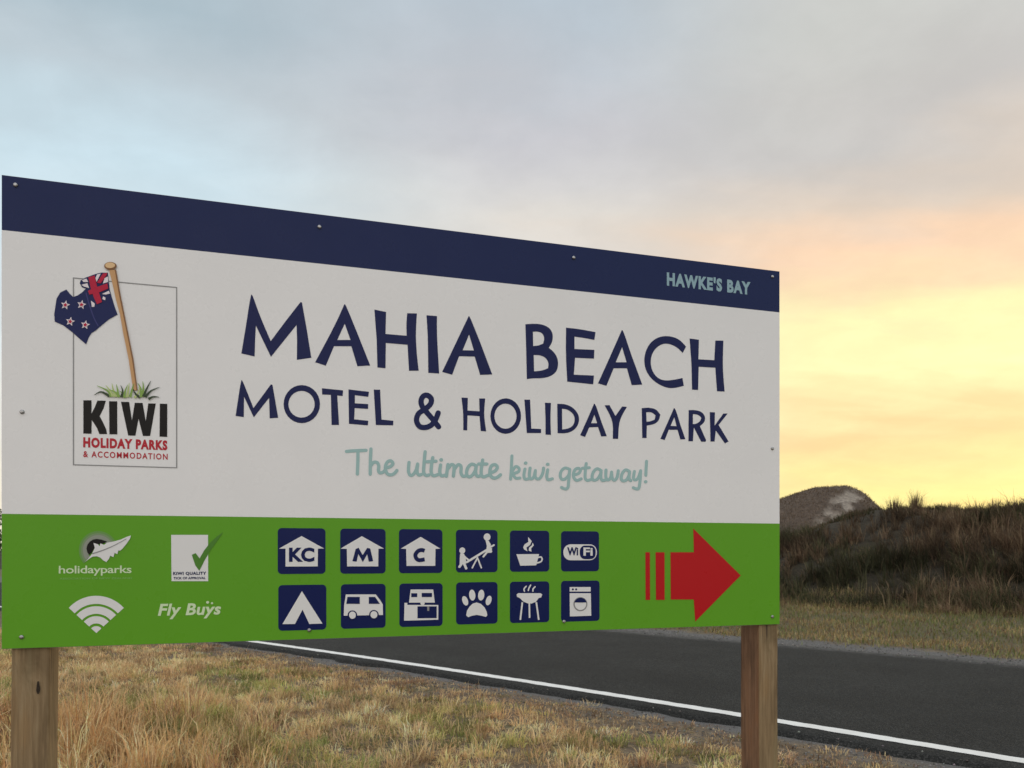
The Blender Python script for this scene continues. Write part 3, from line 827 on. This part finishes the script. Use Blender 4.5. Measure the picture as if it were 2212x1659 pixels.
# ---- main lettering
s = Sheet()
def soften(loop):
    """round the shallow corners of a traced outline, keep the sharp ones"""
    P = [Vector(p) for p in loop]
    for _ in range(2):
        out = []
        for i, p in enumerate(P):
            a, b = P[i - 1] - p, P[(i + 1) % len(P)] - p
            turn = math.pi - a.angle(b) if a.length > 1e-6 and b.length > 1e-6 else 0
            if 0.05 < turn < 0.85: out += [p + a * 0.25, p + b * 0.25]
            else: out.append(p)
        P = out
    return [(p.x, p.y) for p in P]
def L(zm, outer, *holes): s.poly(zm, soften(outer), P_INK, 1, [soften(h) for h in holes])
L(ZA, [(100,632),(140,390),(168,205),(182,143),(193,150),(250,312),(343,530),(470,360),(590,206),(602,208),(640,420),(680,668),(560,685),(562,540),(558,395),(345,660),(220,400),(214,520),(210,657)])
L(ZA, [(955,222),(880,390),(712,705),(800,733),(868,572),(1012,572),(1062,738),(1168,732),(1060,460),(965,228)], [(957,385),(895,520),(1005,520)])
L(ZA, [(1203,268),(1300,288),(1295,470),(1470,485),(1468,380),(1475,298),(1555,300),(1545,480),(1555,640),(1570,775),(1490,775),(1478,560),(1298,545),(1295,755),(1228,748),(1222,520)])
L(ZA, [(1635,315),(1722,322),(1721,450),(1728,600),(1740,798),(1650,793),(1648,640),(1645,480)])
L(ZA, [(1985,322),(1900,500),(1765,785),(1848,808),(1905,655),(2035,658),(2080,810),(2180,806),(2080,540),(1995,328)], [(1988,475),(1935,605),(2028,607)])
s.build('headline_word', panel, 'large navy hand cut capitals reading MAHIA'); s = Sheet()
L(ZBB, [(243,390),(300,385),(370,388),(430,410),(465,450),(472,500),(462,545),(437,585),(480,620),(510,670),(516,730),(500,785),(455,820),(390,838),(300,838),(255,845),(250,620)],
  [(305,452),(350,450),(385,465),(402,505),(390,550),(350,567),(308,570)], [(312,645),(360,645),(410,665),(437,710),(430,755),(380,775),(315,780)])
L(ZBB, [(580,418),(680,428),(825,455),(815,520),(740,505),(650,492),(650,595),(815,602),(812,675),(655,668),(645,808),(812,815),(805,888),(590,865),(578,640)])
L(ZBB, [(1043,437),(940,670),(845,880),(915,900),(975,755),(1085,755),(1125,895),(1212,890),(1120,640),(1055,445)], [(1045,580),(992,705),(1082,705)])
L(ZBB, [(1575,575),(1548,628),(1500,580),(1440,552),(1380,550),(1320,590),(1287,650),(1280,720),(1300,790),(1345,840),(1400,858),(1480,850),(1545,835),(1557,900),(1480,920),(1420,918),(1350,890),(1285,840),(1240,770),(1226,690),(1240,610),(1280,540),(1340,498),(1410,485),(1480,497),(1530,525)])
L(ZBB, [(1605,508),(1682,518),(1678,680),(1810,688),(1818,525),(1885,525),(1878,740),(1895,948),(1832,945),(1818,750),(1680,742),(1675,935),(1625,932),(1620,720)])
s.build('headline_word', panel, 'large navy hand cut capitals reading BEACH')
s = Sheet()
L(ZA, [(52,1150),(85,930),(100,852),(112,862),(200,1085),(345,888),(358,892),(405,1165),(335,1170),(330,1000),(203,1162),(122,990),(120,1160)])
s.ell(ZA, (601,1052), 151, 158, P_INK, 1, hole=(109, 111, (599,1053)))
L(ZA, [(768,920),(943,938),(940,985),(895,980),(910,1225),(848,1225),(842,975),(770,972)])
L(ZA, [(988,930),(1158,950),(1152,992),(1042,978),(1040,1045),(1152,1052),(1150,1092),(1040,1085),(1035,1178),(1152,1190),(1148,1228),(992,1215)])
L(ZA, [(1198,932),(1250,932),(1262,1180),(1360,1190),(1358,1228),(1215,1225)])
s.build('second_line_word', panel, 'navy hand cut capitals reading MOTEL'); s = Sheet()
s.stroke(ZA, [(1735,1240),(1680,1170),(1605,1080),(1590,1025),(1610,985),(1645,980),(1675,1010),(1665,1055),(1620,1095),(1570,1130),(1552,1185),(1575,1235),(1625,1246),(1675,1225),(1710,1180),(1732,1125)], 44, P_INK)
s.build('second_line_word', panel, 'navy ampersand'); s = Sheet()
L(ZA, [(1925,998),(1978,1000),(1975,1105),(2075,1112),(2072,1005),(2122,1005),(2110,1140),(2130,1278),(2085,1275),(2075,1152),(1975,1145),(1972,1270),(1940,1268),(1940,1120)])
s.ell(ZBB, (80,1151), 127, 147, P_INK, 1, hole=(92, 104, (78,1152)))
L(ZBB, [(235,1015),(282,1015),(292,1255),(373,1258),(373,1292),(255,1292)])
L(ZBB, [(405,1040),(455,1042),(450,1170),(455,1307),(410,1305),(410,1170)])
L(ZBB, [(507,1050),(570,1050),(640,1080),(685,1140),(690,1190),(670,1245),(620,1285),(560,1295),(510,1293)], [(547,1090),(590,1095),(640,1130),(655,1180),(640,1230),(600,1255),(548,1262)])
L(ZBB, [(812,1048),(760,1170),(697,1310),(738,1325),(772,1245),(845,1242),(872,1320),(918,1318),(870,1190),(825,1055)], [(815,1140),(788,1210),(838,1210)])
L(ZBB, [(900,1062),(940,1060),(990,1150),(1045,1072),(1085,1075),(1020,1185),(1012,1340),(968,1340),(970,1190)])
s.build('second_line_word', panel, 'navy hand cut capitals reading HOLIDAY'); s = Sheet()
L(ZBB, [(1208,1085),(1270,1080),(1330,1095),(1362,1140),(1350,1190),(1310,1220),(1250,1230),(1248,1333),(1212,1333)], [(1245,1120),(1290,1118),(1322,1145),(1315,1180),(1280,1195),(1248,1198)])
L(ZBB, [(1475,1085),(1420,1210),(1362,1340),(1398,1350),(1432,1265),(1505,1265),(1528,1345),(1570,1343),(1530,1230),(1488,1092)], [(1478,1160),(1447,1232),(1497,1235)])
L(ZBB, [(1597,1102),(1650,1100),(1705,1115),(1735,1155),(1730,1200),(1690,1235),(1742,1352),(1735,1365),(1700,1362),(1640,1245),(1632,1360),(1595,1360)], [(1632,1135),(1675,1138),(1702,1165),(1692,1195),(1660,1215),(1632,1218)])
L(ZBB, [(1772,1118),(1815,1120),(1812,1230),(1885,1130),(1920,1130),(1845,1225),(1928,1362),(1898,1378),(1822,1270),(1812,1362),(1778,1362)])
s.build('second_line_word', panel, 'navy hand cut capitals reading PARK')

# ---- script line
s = Sheet()
W1 = 44
def T1(*p): s.stroke(ZT1, p, W1, P_TEAL)
def T2(*p): s.stroke(ZT2, p, W1 - 4, P_TEAL)
T1((68,118),(150,110),(330,103)); T1((222,112),(220,260),(214,420))
T1((396,85),(388,250),(386,422)); T1((388,315),(430,265),(480,268),(500,315),(496,368),(512,402),(555,396),(588,365))
T1((592,338),(655,320),(690,280),(662,244),(620,256),(592,305),(592,370),(620,420),(668,430),(712,408),(742,372))
s.build('script_word', panel, 'pale teal script reading The'); s = Sheet()
T1((905,265),(898,380),(922,436),(962,424),(1000,365),(1020,285)); T1((1020,300),(1012,385),(1034,432),(1072,425))
T1((1120,122),(1104,300),(1102,400),(1132,438),(1172,432)); T1((1222,200),(1206,300),(1202,398),(1232,442),(1290,428)); T1((1145,256),(1265,248))
T1((1326,298),(1316,392),(1338,443),(1386,434)); s.ell(ZT1, (1335,230), 26, 24, P_TEAL)
T1((1426,292),(1404,450)); T1((1418,360),(1468,296),(1508,318),(1498,448)); T1((1508,360),(1560,296),(1600,318),(1600,400),(1624,448),(1664,444))
T1((1800,308),(1742,288),(1692,334),(1674,402),(1692,452),(1740,446),(1788,380),(1804,308),(1796,400),(1818,448),(1860,442))
T1((1890,232),(1872,350),(1872,426),(1902,458),(1960,436)); T1((1836,286),(1946,286))
T1((1986,402),(2048,384),(2086,334),(2060,296),(2012,306),(1988,362),(1994,436),(2032,472),(2080,466),(2128,430))
s.build('script_word', panel, 'pale teal script reading ultimate'); s = Sheet()
T2((212,70),(204,240),(194,382)); T2((205,295),(258,215),(306,235),(298,282),(218,312)); T2((220,312),(262,366),(318,366))
T2((386,246),(372,330),(388,380),(440,374)); s.ell(ZT2, (396,166), 24, 22, P_TEAL)
T2((455,232),(444,335),(464,378),(502,354),(525,266)); T2((525,275),(522,345),(552,378),(590,364),(624,300),(635,232))
T2((690,256),(678,340),(694,388),(752,376)); s.ell(ZT2, (690,182), 24, 22, P_TEAL)
s.build('script_word', panel, 'pale teal script reading kiwi'); s = Sheet()
T2((985,250),(922,232),(872,274),(858,340),(882,384),(930,374),(975,318),(985,250),(972,400),(960,492),(922,512),(874,492))
T2((1050,324),(1104,304),(1128,264),(1100,236),(1057,254),(1034,312),(1044,368),(1082,398),(1138,376))
T2((1205,172),(1192,290),(1192,366),(1218,398),(1268,386)); T2((1155,235),(1246,228))
T2((1400,264),(1350,242),(1302,284),(1284,350),(1302,393),(1350,384),(1394,318),(1405,256),(1400,356),(1422,398),(1462,392))
T2((1470,258),(1467,348),(1492,393),(1530,364),(1545,286)); T2((1545,290),(1552,365),(1582,396),(1618,355),(1634,268))
T2((1780,276),(1732,257),(1688,304),(1674,368),(1692,403),(1740,393),(1778,328),(1785,270),(1777,366),(1802,402))
T2((1850,278),(1838,366),(1862,393),(1900,364),(1934,268)); T2((1934,270),(1926,396),(1910,498),(1880,512),(1834,495))
T2((2012,142),(2002,330)); s.ell(ZT2, (2000,416), 24, 22, P_TEAL)
s.build('script_word', panel, 'pale teal script reading getaway!')

s = Sheet()
s.text(ZY, "HAWKE'S BAY", (395,362), (1635,302), P_BAY, 1, bold=0.05, space=1.16)
s.build('region_lettering', panel, "pale blue condensed capitals reading HAWKE'S BAY")

# ---- framed emblem: frame, flag on a pole, grass tuft, wording
s = Sheet()
fr = [(273,1041),(664,1076),(665.5,1757),(274,1744)]
fq = [uv(x * 0.576042, y * 0.576042) for x, y in fr]
u0, u1 = (fq[0][0] + fq[3][0]) / 2, (fq[1][0] + fq[2][0]) / 2; v1, v0 = (fq[0][1] + fq[1][1]) / 2, (fq[2][1] + fq[3][1]) / 2
lw = 0.0028; I_ = lambda p: p
s.poly(I_, [(u0,v0),(u1,v0),(u1,v1),(u0,v1)], P_LINE, 1, [[(u0+lw,v0+lw),(u1-lw,v0+lw),(u1-lw,v1-lw),(u0+lw,v1-lw)]])
s.build('emblem_frame', panel, 'thin grey outline box')
s = Sheet()
s.poly(ZF, [(390,450),(310,490),(260,570),(240,700),(228,780),(235,880),(350,930),(480,1030),(580,1120),(655,1185),(690,1090),(730,1030),(780,1000),(850,940),(960,850),(1075,785),(1040,690),(1000,560),(970,450),(955,320),(945,225),(850,225),(760,250),(650,290),(580,330),(570,370),(600,420),(650,440),(600,490),(540,530),(480,550),(430,500)], P_FLAG, 2)
s.stroke(ZF, [(655,500),(700,660),(760,830),(815,935)], 16, P_FOLD, 3)
for q in ([(800,252),(852,238),(795,350),(780,300)], [(900,300),(948,278),(950,350),(880,372)], [(600,326),(660,306),(684,352),(620,352)], [(592,388),(672,368),(694,432),(624,412)],
          [(868,512),(960,468),(975,506),(918,520)], [(882,542),(914,560),(910,596),(872,580)], [(720,600),(772,640),(766,682),(732,684)]):
    s.poly(ZF, q, P_PINK, 3)
s.poly(ZF, [(685,290),(770,264),(800,400),(830,500),(870,620),(800,650),(760,560),(720,440)], P_FRED, 4)
s.poly(ZF, [(680,472),(720,450),(800,420),(940,370),(950,440),(830,492),(700,522)], P_FRED, 4)
s.poly(ZF, [(800,362),(880,240),(940,228),(930,262),(850,372)], P_FRED, 4)
def star(zm, c, r, m, layer, rot=0.2):
    s.poly(zm, [(c[0] + (r if i % 2 == 0 else r * 0.45) * math.sin(math.pi * i / 5 + rot), c[1] - (r if i % 2 == 0 else r * 0.45) * math.cos(math.pi * i / 5 + rot)) for i in range(10)], m, layer)
for c in ((378,660), (595,655), (443,880), (645,925)):
    star(ZF, c, 64, P_PINK, 3); star(ZF, c, 34, P_FRED, 4)
s.build('flag_emblem', panel, 'blue flag with red stars and a union canton')
s = Sheet()
s.poly(ZF, [(962,190),(1058,190),(1112,500),(1168,780),(1218,1030),(1290,1390),(1345,1800),(1285,1800),(1225,1390),(1150,1030),(1108,780),(1058,600),(998,330)], P_WOOD, 5)
s.poly(ZF, [(1040,190),(1058,190),(1112,500),(1168,780),(1218,1030),(1290,1390),(1345,1800),(1330,1800),(1272,1390),(1200,1030),(1150,780),(1092,500)], P_WOODD, 6)
s.ell(ZF, (982,140), 84, 54, P_WOODD, 6); s.ell(ZF, (978,132), 66, 38, P_WOODL, 7)
s.build('flag_pole_emblem', panel, 'tan wooden flag pole with a knob')
s = Sheet()
rr = random.Random(5)
for base, mid, tip, m in [((900,285),(770,215),(655,265),P_GR2), ((930,290),(860,190),(700,118),P_GR1), ((960,290),(905,190),(840,110),P_GR3), ((1000,295),(960,180),(940,80),P_GR3),
    ((1040,295),(1030,190),(1010,95),P_GR1), ((1090,300),(1110,200),(1080,110),P_GR2), ((1130,300),(1150,200),(1190,100),P_GR1), ((1180,300),(1200,180),(1215,70),P_GR3),
    ((1230,300),(1260,180),(1290,80),P_GR1), ((1390,305),(1310,240),(1260,130),P_GR2), ((1400,300),(1400,170),(1350,75),P_GR1), ((1420,290),(1440,160),(1430,45),P_GR1),
    ((1440,290),(1500,150),(1560,40),P_GR2), ((1470,300),(1560,200),(1700,140),P_GR2), ((1520,330),(1600,292),(1690,300),P_GR2), ((1060,295),(990,220),(900,180),P_GR1), ((1150,310),(1120,250),(1060,200),P_GR1), ((1300,310),(1360,220),(1380,140),P_GR3)]:
    s.stroke(ZK, [base, mid, tip], 40, m, 5 + rr.random(), taper=(46, 6))
s.build('grass_tuft_emblem', panel, 'printed green grass tuft')
s = Sheet()
for q in ([(480,345),(610,345),(612,470),(608,560),(660,460),(705,350),(840,352),(800,480),(740,600),(800,710),(845,810),(858,885),(735,885),(700,790),(615,660),(612,760),(610,880),(480,875)],
          [(890,360),(1020,362),(1022,890),(895,888)],
          [(1080,370),(1210,372),(1255,665),(1300,385),(1425,388),(1475,680),(1515,395),(1635,398),(1545,915),(1430,915),(1360,640),(1310,910),(1195,908)],
          [(1700,400),(1818,402),(1818,930),(1695,925)]):
    s.poly(ZK, q, P_BLACK, 1)
s.build('emblem_name_lettering', panel, 'heavy black capitals reading KIWI')
s = Sheet()
s.text(ZK, 'HOLIDAY PARKS', (478,1098), (1820,985), P_REDTXT, 1, bold=0.055, space=1.16)
s.text(ZK, '& ACCOMMODATION', (478,1252), (1824,1198), P_REDTXT, 1, bold=0.022, space=1.25)
s.build('emblem_red_lettering', panel, 'red capitals reading HOLIDAY PARKS & ACCOMMODATION')

# ---- left logos on the green strip
s = Sheet()
def arcband(c, r0, r1, a0, a1, m, layer, zm=ZH, n=30):
    A = [math.radians(a0 + (a1 - a0) * i / n) for i in range(n + 1)]
    s.poly(zm, [(c[0] + r1 * math.cos(a), c[1] - r1 * math.sin(a)) for a in A] + [(c[0] + r0 * math.cos(a), c[1] - r0 * math.sin(a)) for a in reversed(A)], m, layer)
cc = (1165, 650)
arcband(cc, 445, 500, 30, 222, P_GREY1, 1); arcband(cc, 395, 445, 30, 222, P_GREY2, 1); arcband(cc, 270, 395, 32, 218, P_GREY3, 1)
s.poly(ZH, [(935,765),(885,700),(862,600),(890,500),(950,420),(1030,370),(1130,350),(1250,370),(1400,420),(1300,475),(1100,500),(1060,600),(1000,705)], P_BLACK, 2)
s.poly(ZH, [(830,945),(920,850),(1010,735),(1080,580),(1045,455),(1160,490),(1205,545),(1225,470),(1320,505),(1400,450),(1560,420),(1750,370),(1900,300),(2015,262),(1990,350),(1900,480),(1800,600),(1740,655),(1690,650),(1665,745),(1590,715),(1565,825),(1480,785),(1445,870),(1380,950),(1300,910),(1230,840),(1130,800),(1020,812),(930,872)], P_OFF, 3)
s.stroke(ZH, [(1020,735),(1250,660),(1500,560),(1700,460),(1900,350)], 34, P_LINE, 4, taper=(30, 14))
s.text(ZH, 'holidayparks', (145,1312), (2030,1040), P_PALE, 1, bold=0.012, space=0.95)
s.text(ZH, 'ASSOCIATION OF NEW ZEALAND', (165,1405), (2040,1345), P_TINY, 1, bold=0.0)
s.build('fern_logo', panel, 'white fern leaf logo with the word holidayparks')
s = Sheet()
wc = (833, 1138)
for r0, r1 in ((252, 322), (166, 232), (83, 146)): arcband(wc, r0, r1, 42.5, 137.5, P_OFF, 1, ZL)
arcband(wc, 0.5, 60, 42.5, 137.5, P_OFF, 1, ZL, 12)
s.build('signal_fan_logo', panel, 'white wireless signal fan')
s = Sheet()
s.poly(ZQ, [(378,165),(1015,165),(1018,965),(385,965)], P_OFF, 1)
s.poly(ZQ, [(735,510),(800,478),(870,572),(950,430),(1060,290),(1170,190),(1275,120),(1170,270),(1060,425),(960,600),(865,785),(795,690)], P_TICK, 2)
s.text(ZQ, 'KIWI QUALITY', (412,868), (985,800), P_NAVY, 2, bold=0.045, space=1.15)
s.text(ZQ, 'TICK OF APPROVAL', (420,935), (975,888), P_NAVY, 2, bold=0.03)
s.build('quality_badge', panel, 'white quality badge with a green tick')
s = Sheet()
s.text(ZQ, 'Fly Buys', (148,1628), (1240,1338), P_PALE, 1, bold=0.03, shear=0.2, space=1.06)
s.ell(ZQ, (1008,1330), 26, 24, P_PALE, 2); s.ell(ZQ, (1085,1346), 20, 18, P_PALE, 2)
s.build('loyalty_lettering', panel, 'white slanted lettering reading Fly Buys')

# ---- twelve icon tiles
def tile(zm, lo, hi, draw, label):
    global s
    s = Sheet(); s.rrect(zm, lo, hi, 0.011, P_TILE, 1); draw(); s.build('icon_tile', panel, label)
W_ = P_OFF
def pw(zm, q, layer=2, m=None): s.poly(zm, q, m or W_, layer)
def d_kc(): pw(ZI, [(425,228),(700,380),(625,382),(622,598),(230,600),(230,382),(150,382)]); s.text(ZI, 'KC', (272,545), (582,368), P_TILE, 3, bold=0.045)
def d_m(): pw(ZI, [(1160,230),(1432,382),(1362,382),(1360,598),(980,598),(978,385),(900,382)]); s.poly(ZI, [(1045,535),(1085,385),(1120,370),(1170,460),(1225,372),(1262,380),(1298,535),(1245,540),(1225,450),(1172,545),(1118,448),(1095,540)], P_TILE, 3)
def d_c(): pw(ZI, [(1878,238),(2118,382),(2058,385),(2055,592),(1705,592),(1700,385),(1635,382)]); s.stroke(ZI, [(1925,408),(1890,398),(1850,408),(1820,440),(1812,470),(1828,505),(1862,522),(1925,512)], 48, P_TILE, 3, caps=False)
def d_tent(): pw(ZI, [(430,900),(680,1295),(520,1300),(437,1125),(345,1300),(192,1302)])
def d_van():
    pw(ZI, [(965,940),(1330,940),(1380,1005),(1415,1060),(1418,1190),(940,1200),(945,1070)])
    pw(ZI, [(985,970),(1135,970),(1135,1055),(970,1055)], 3, P_TILE); pw(ZI, [(1245,970),(1320,970),(1380,1055),(1245,1055)], 3, P_TILE)
    for c in ((1045,1192), (1307,1187)): s.ell(ZI, c, 58, 58, P_TILE, 3); s.ell(ZI, c, 42, 44, W_, 4)
def d_kitchen():
    pw(ZI, [(1755,880),(2030,880),(2050,1040),(1735,1040)]); pw(ZI, [(1762,925),(1835,925),(1835,972),(1762,972)], 3, P_TILE); pw(ZI, [(1890,922),(2015,922),(2015,972),(1890,972)], 3, P_TILE)
    pw(ZI, [(1680,1042),(1715,1042),(1715,1068),(2092,1068),(2092,1248),(1675,1260)]); pw(ZI, [(1838,1085),(2072,1085),(2072,1228),(1838,1230)], 3, P_TILE)
    s.ell(ZI, (1900,1048), 26, 24, W_, 3); pw(ZI, [(1955,1085),(1982,1085),(1980,1140),(1958,1140)], 4, P_LINE)
def d_seesaw():
    s.ell(ZJ, (303,405), 36, 38, W_, 2); pw(ZJ, [(278,440),(325,445),(345,500),(352,565),(270,580),(272,500)])
    for p, k_ in (([(320,470),(385,525)], 20), ([(300,560),(268,602)], 30), ([(325,565),(350,622)], 30), ([(360,545),(600,398)], 26), ([(612,415),(650,415)], 36), ([(632,372),(688,338)], 22), ([(640,420),(655,385)], 22), ([(600,430),(560,478)], 24), ([(488,492),(425,615)], 18), ([(488,492),(535,615)], 18)):
        s.stroke(ZJ, p, k_, W_, 2)
    s.ell(ZJ, (605,240), 42, 44, W_, 2); pw(ZJ, [(585,280),(625,285),(650,330),(645,425),(590,430),(602,350)])
def d_cup():
    pw(ZJ, [(962,450),(1240,448),(1205,585),(1010,590)]); s.stroke(ZJ, [(1232,488),(1262,484),(1276,508),(1262,540),(1215,556)], 18, W_, 2)
    pw(ZJ, [(1105,240),(1150,290),(1130,335),(1085,370),(1098,415),(1055,390),(1045,365),(1062,330),(1108,300)]); pw(ZJ, [(1160,308),(1176,340),(1142,380),(1146,420),(1112,405),(1116,370),(1152,340)])
def d_wifi():
    s.rrect(ZJ, (1535,524), (1944,330), 0.0235, W_, 2); s.rrect(ZJ, (1735,510), (1928,345), 0.017, P_TILE, 3)
    s.text(ZJ, 'Wi', (1580,465), (1715,365), P_TILE, 3, bold=0.04); s.text(ZJ, 'Fi', (1778,468), (1892,368), W_, 4, bold=0.03)
def d_paw():
    pw(ZJ, [(478,1038),(530,1055),(575,1100),(600,1150),(608,1195),(590,1215),(540,1200),(478,1190),(420,1200),(375,1218),(350,1195),(360,1140),(390,1090),(430,1052)])
    s.ell(ZJ, (338,1018), 34, 60, W_, 2, rot=-0.35); s.ell(ZJ, (424,948), 38, 67, W_, 2, rot=-0.1); s.ell(ZJ, (533,948), 38, 66, W_, 2, rot=0.1); s.ell(ZJ, (624,1014), 33, 60, W_, 2, rot=0.3)
def d_bbq():
    pw(ZJ, [(965,940),(985,925),(1255,925),(1278,940),(1265,975),(1235,985),(1200,1030),(1150,1050),(1100,1050),(1045,1025),(1005,985),(970,968)])
    for p in ([(1035,1035),(1010,1250)], [(1120,1050),(1123,1225)], [(1205,1035),(1235,1250)]): s.stroke(ZJ, p, 20, W_, 2, caps=False)
    for p in ([(1060,900),(1056,872),(1082,840)], [(1108,892),(1116,862),(1136,826)], [(1164,900),(1166,872),(1190,846)]): s.stroke(ZJ, p, 16, W_, 2)
def d_wash():
    pw(ZJ, [(1612,850),(1868,850),(1868,905),(1612,905)]); pw(ZJ, [(1612,925),(1870,925),(1875,1200),(1615,1208)])
    s.ell(ZJ, (1650,878), 12, 12, P_TILE, 3); s.ell(ZJ, (1690,878), 12, 12, P_TILE, 3)
    s.ell(ZJ, (1742,1058), 85, 86, P_LINE, 3); s.ell(ZJ, (1742,1058), 70, 71, W_, 4)
    s.poly(ZJ, [(1742 + 78 * math.cos(a), 1058 - 78 * math.sin(a)) for a in [math.radians(15 + 150 * i / 14) for i in range(15)]], P_TILE, 5)
for zm, lo, hi, d, lab in [
    (ZI, (135,692), (717,135), d_kc, 'navy tile with a house marked KC'), (ZI, (897,688), (1450,142), d_m, 'navy tile with a house marked M'), (ZI, (1613,682), (2143,148), d_c, 'navy tile with a house marked C'),
    (ZJ, (226,672), (733,155), d_seesaw, 'navy tile with two children on a seesaw'), (ZJ, (884,664), (1363,164), d_cup, 'navy tile with a steaming cup'), (ZJ, (1508,660), (1970,172), d_wifi, 'navy tile with a WiFi mark'),
    (ZI, (142,1384), (727,820), d_tent, 'navy tile with a tent'), (ZI, (905,1360), (1450,810), d_van, 'navy tile with a camper van'), (ZI, (1618,1338), (2145,802), d_kitchen, 'navy tile with a kitchen bench'),
    (ZJ, (228,1308), (733,788), d_paw, 'navy tile with a paw print'), (ZJ, (884,1290), (1363,780), d_bbq, 'navy tile with a barbecue'), (ZJ, (1508,1274), (1977,770), d_wash, 'navy tile with a washing machine')]:
    tile(zm, lo, hi, d, lab)

s = Sheet()
s.poly(ZR, [(378,540),(432,540),(434,1105),(380,1105)], P_RED, 1); s.poly(ZR, [(498,540),(605,540),(607,1105),(503,1105)], P_RED, 1)
s.poly(ZR, [(675,540),(952,540),(945,258),(1508,815),(968,1362),(950,1100),(678,1100)], P_RED, 1)
s.build('direction_arrow', panel, 'red arrow with two tail bars')

# ---- screws
def screw_mesh():
    V, Fc = [], []
    prof = [(0.0070, 0.0), (0.0070, -0.0014), (0.0064, -0.0028), (0.0050, -0.0042), (0.0028, -0.0049), (0.0012, -0.0046)]
    n = 14
    for r_, y in prof:
        for k_ in range(n): a = 2 * math.pi * k_ / n; V.append((r_ * math.cos(a), y, r_ * math.sin(a)))
    for i in range(len(prof) - 1):
        for k_ in range(n): Fc.append((i * n + k_, i * n + (k_ + 1) % n, (i + 1) * n + (k_ + 1) % n, (i + 1) * n + k_))
    Fc.append(tuple(range((len(prof) - 1) * n, len(prof) * n)))
    me = bpy.data.meshes.new('screw'); me.from_pydata(V, [], Fc); me.materials.append(STEEL)
    for p in me.polygons: p.use_smooth = True
    return me
SCREW = screw_mesh()
for p in ((34,400),(690,490.5),(1239,557),(1668,598),(48,890),(1668,969),(47,1376),(668,1361),(1218,1342.5),(1668,1332)):
    u, v = uv(*p)
    o = link('screw', SCREW, panel); o.location = (u, -0.0003, v + ZB); o.scale = (0.82, 1, 0.82); o.rotation_euler = (0, random.uniform(0, 6), 0)

# ---- posts and rails
def post(u0, u1, y1, lean, seed, label, side=None):
    import bmesh
    rn = random.Random(seed)
    bm = bmesh.new(); bmesh.ops.create_cube(bm, size=1)
    zt = ZB + BH - 0.03; z0 = -0.45
    for v in bm.verts: v.co = Vector(((v.co.x + .5) * (u1 - u0), (v.co.y + .5) * y1, z0 + (v.co.z + .5) * (zt - z0)))
    bmesh.ops.bevel(bm, geom=[e for e in bm.edges if abs((e.verts[0].co - e.verts[1].co).z) > 1], offset=0.006, segments=3, profile=0.5, affect='EDGES')
    geom = bm.verts[:] + bm.edges[:] + bm.faces[:]
    for zc in np.linspace(z0 + 0.1, zt - 0.1, 26):
        bmesh.ops.bisect_plane(bm, geom=bm.verts[:] + bm.edges[:] + bm.faces[:], plane_co=(0, 0, float(zc)), plane_no=(0, 0, 1))
    for v in bm.verts:
        k_ = v.co.z * 3.1 + seed
        v.co.x += 0.0016 * math.sin(k_) + 0.0009 * math.sin(2.7 * k_) + lean * min(0, v.co.z - ZB)
        v.co.y += 0.0011 * math.sin(1.9 * k_)+0.0011
    me = bpy.data.meshes.new('post')
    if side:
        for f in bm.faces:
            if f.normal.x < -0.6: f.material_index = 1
    bm.to_mesh(me); bm.free(); me.materials.append(TIMBER)
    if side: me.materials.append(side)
    o = link('post', me, sign, ); o.location = (u0, 0.0065, 0)
    o['label'] = label
    return o
uL0 = uv(20, 1402)[0]; uL1 = uv(104, 1400)[0]
uR0 = uv(1640, 1351)[0]; uR1 = uv(1684, 1351)[0]
LEFT_POST = post(uL0, uL1, 0.09, 0.0, 3, 'weathered pine post with one dark knot slot')
post(uR0, uR1 - 0.001, 0.105, -0.012, 8, 'pine post with a darker reddish side', TIMBER_RED)
for zc in (ZB + 0.07, ZB + BH - 0.075):
    o = link('rail', box_mesh('rail', (uL1 + 0.002, 0.008, zc - 0.035), (uR0 - 0.002, 0.053, zc + 0.035), TIMBER, 0.003), sign)
# dark knot slot in the left post: a shallow bark pocket
def knot(pp, u, v, w_, h_):
    n = 14
    V = [(u - uL0 + w_ * math.cos(2 * math.pi * i / n) * (1 + 0.2 * math.sin(5 * i)), -0.0012, v + ZB + h_ * math.sin(2 * math.pi * i / n)) for i in range(n)]
    me = bpy.data.meshes.new('knot'); me.from_pydata(V, [], [tuple(range(n))])
    m, q, bs, out = new_mat('bark_pocket')
    oc = q.n('ShaderNodeTexCoord').outputs['Object']
    q.put(bs.inputs['Base Color'], q.ramp(q.noise(oc, 300, 3), [(0.3, (0.018, 0.012, 0.008, 1)), (0.7, (0.05, 0.035, 0.022, 1))])); bs.inputs['Roughness'].default_value = 1
    me.materials.append(m); link('knot', me, pp)
ku, kv = uv(81, 1486)
knot(LEFT_POST, ku, kv, 0.0042, 0.017)
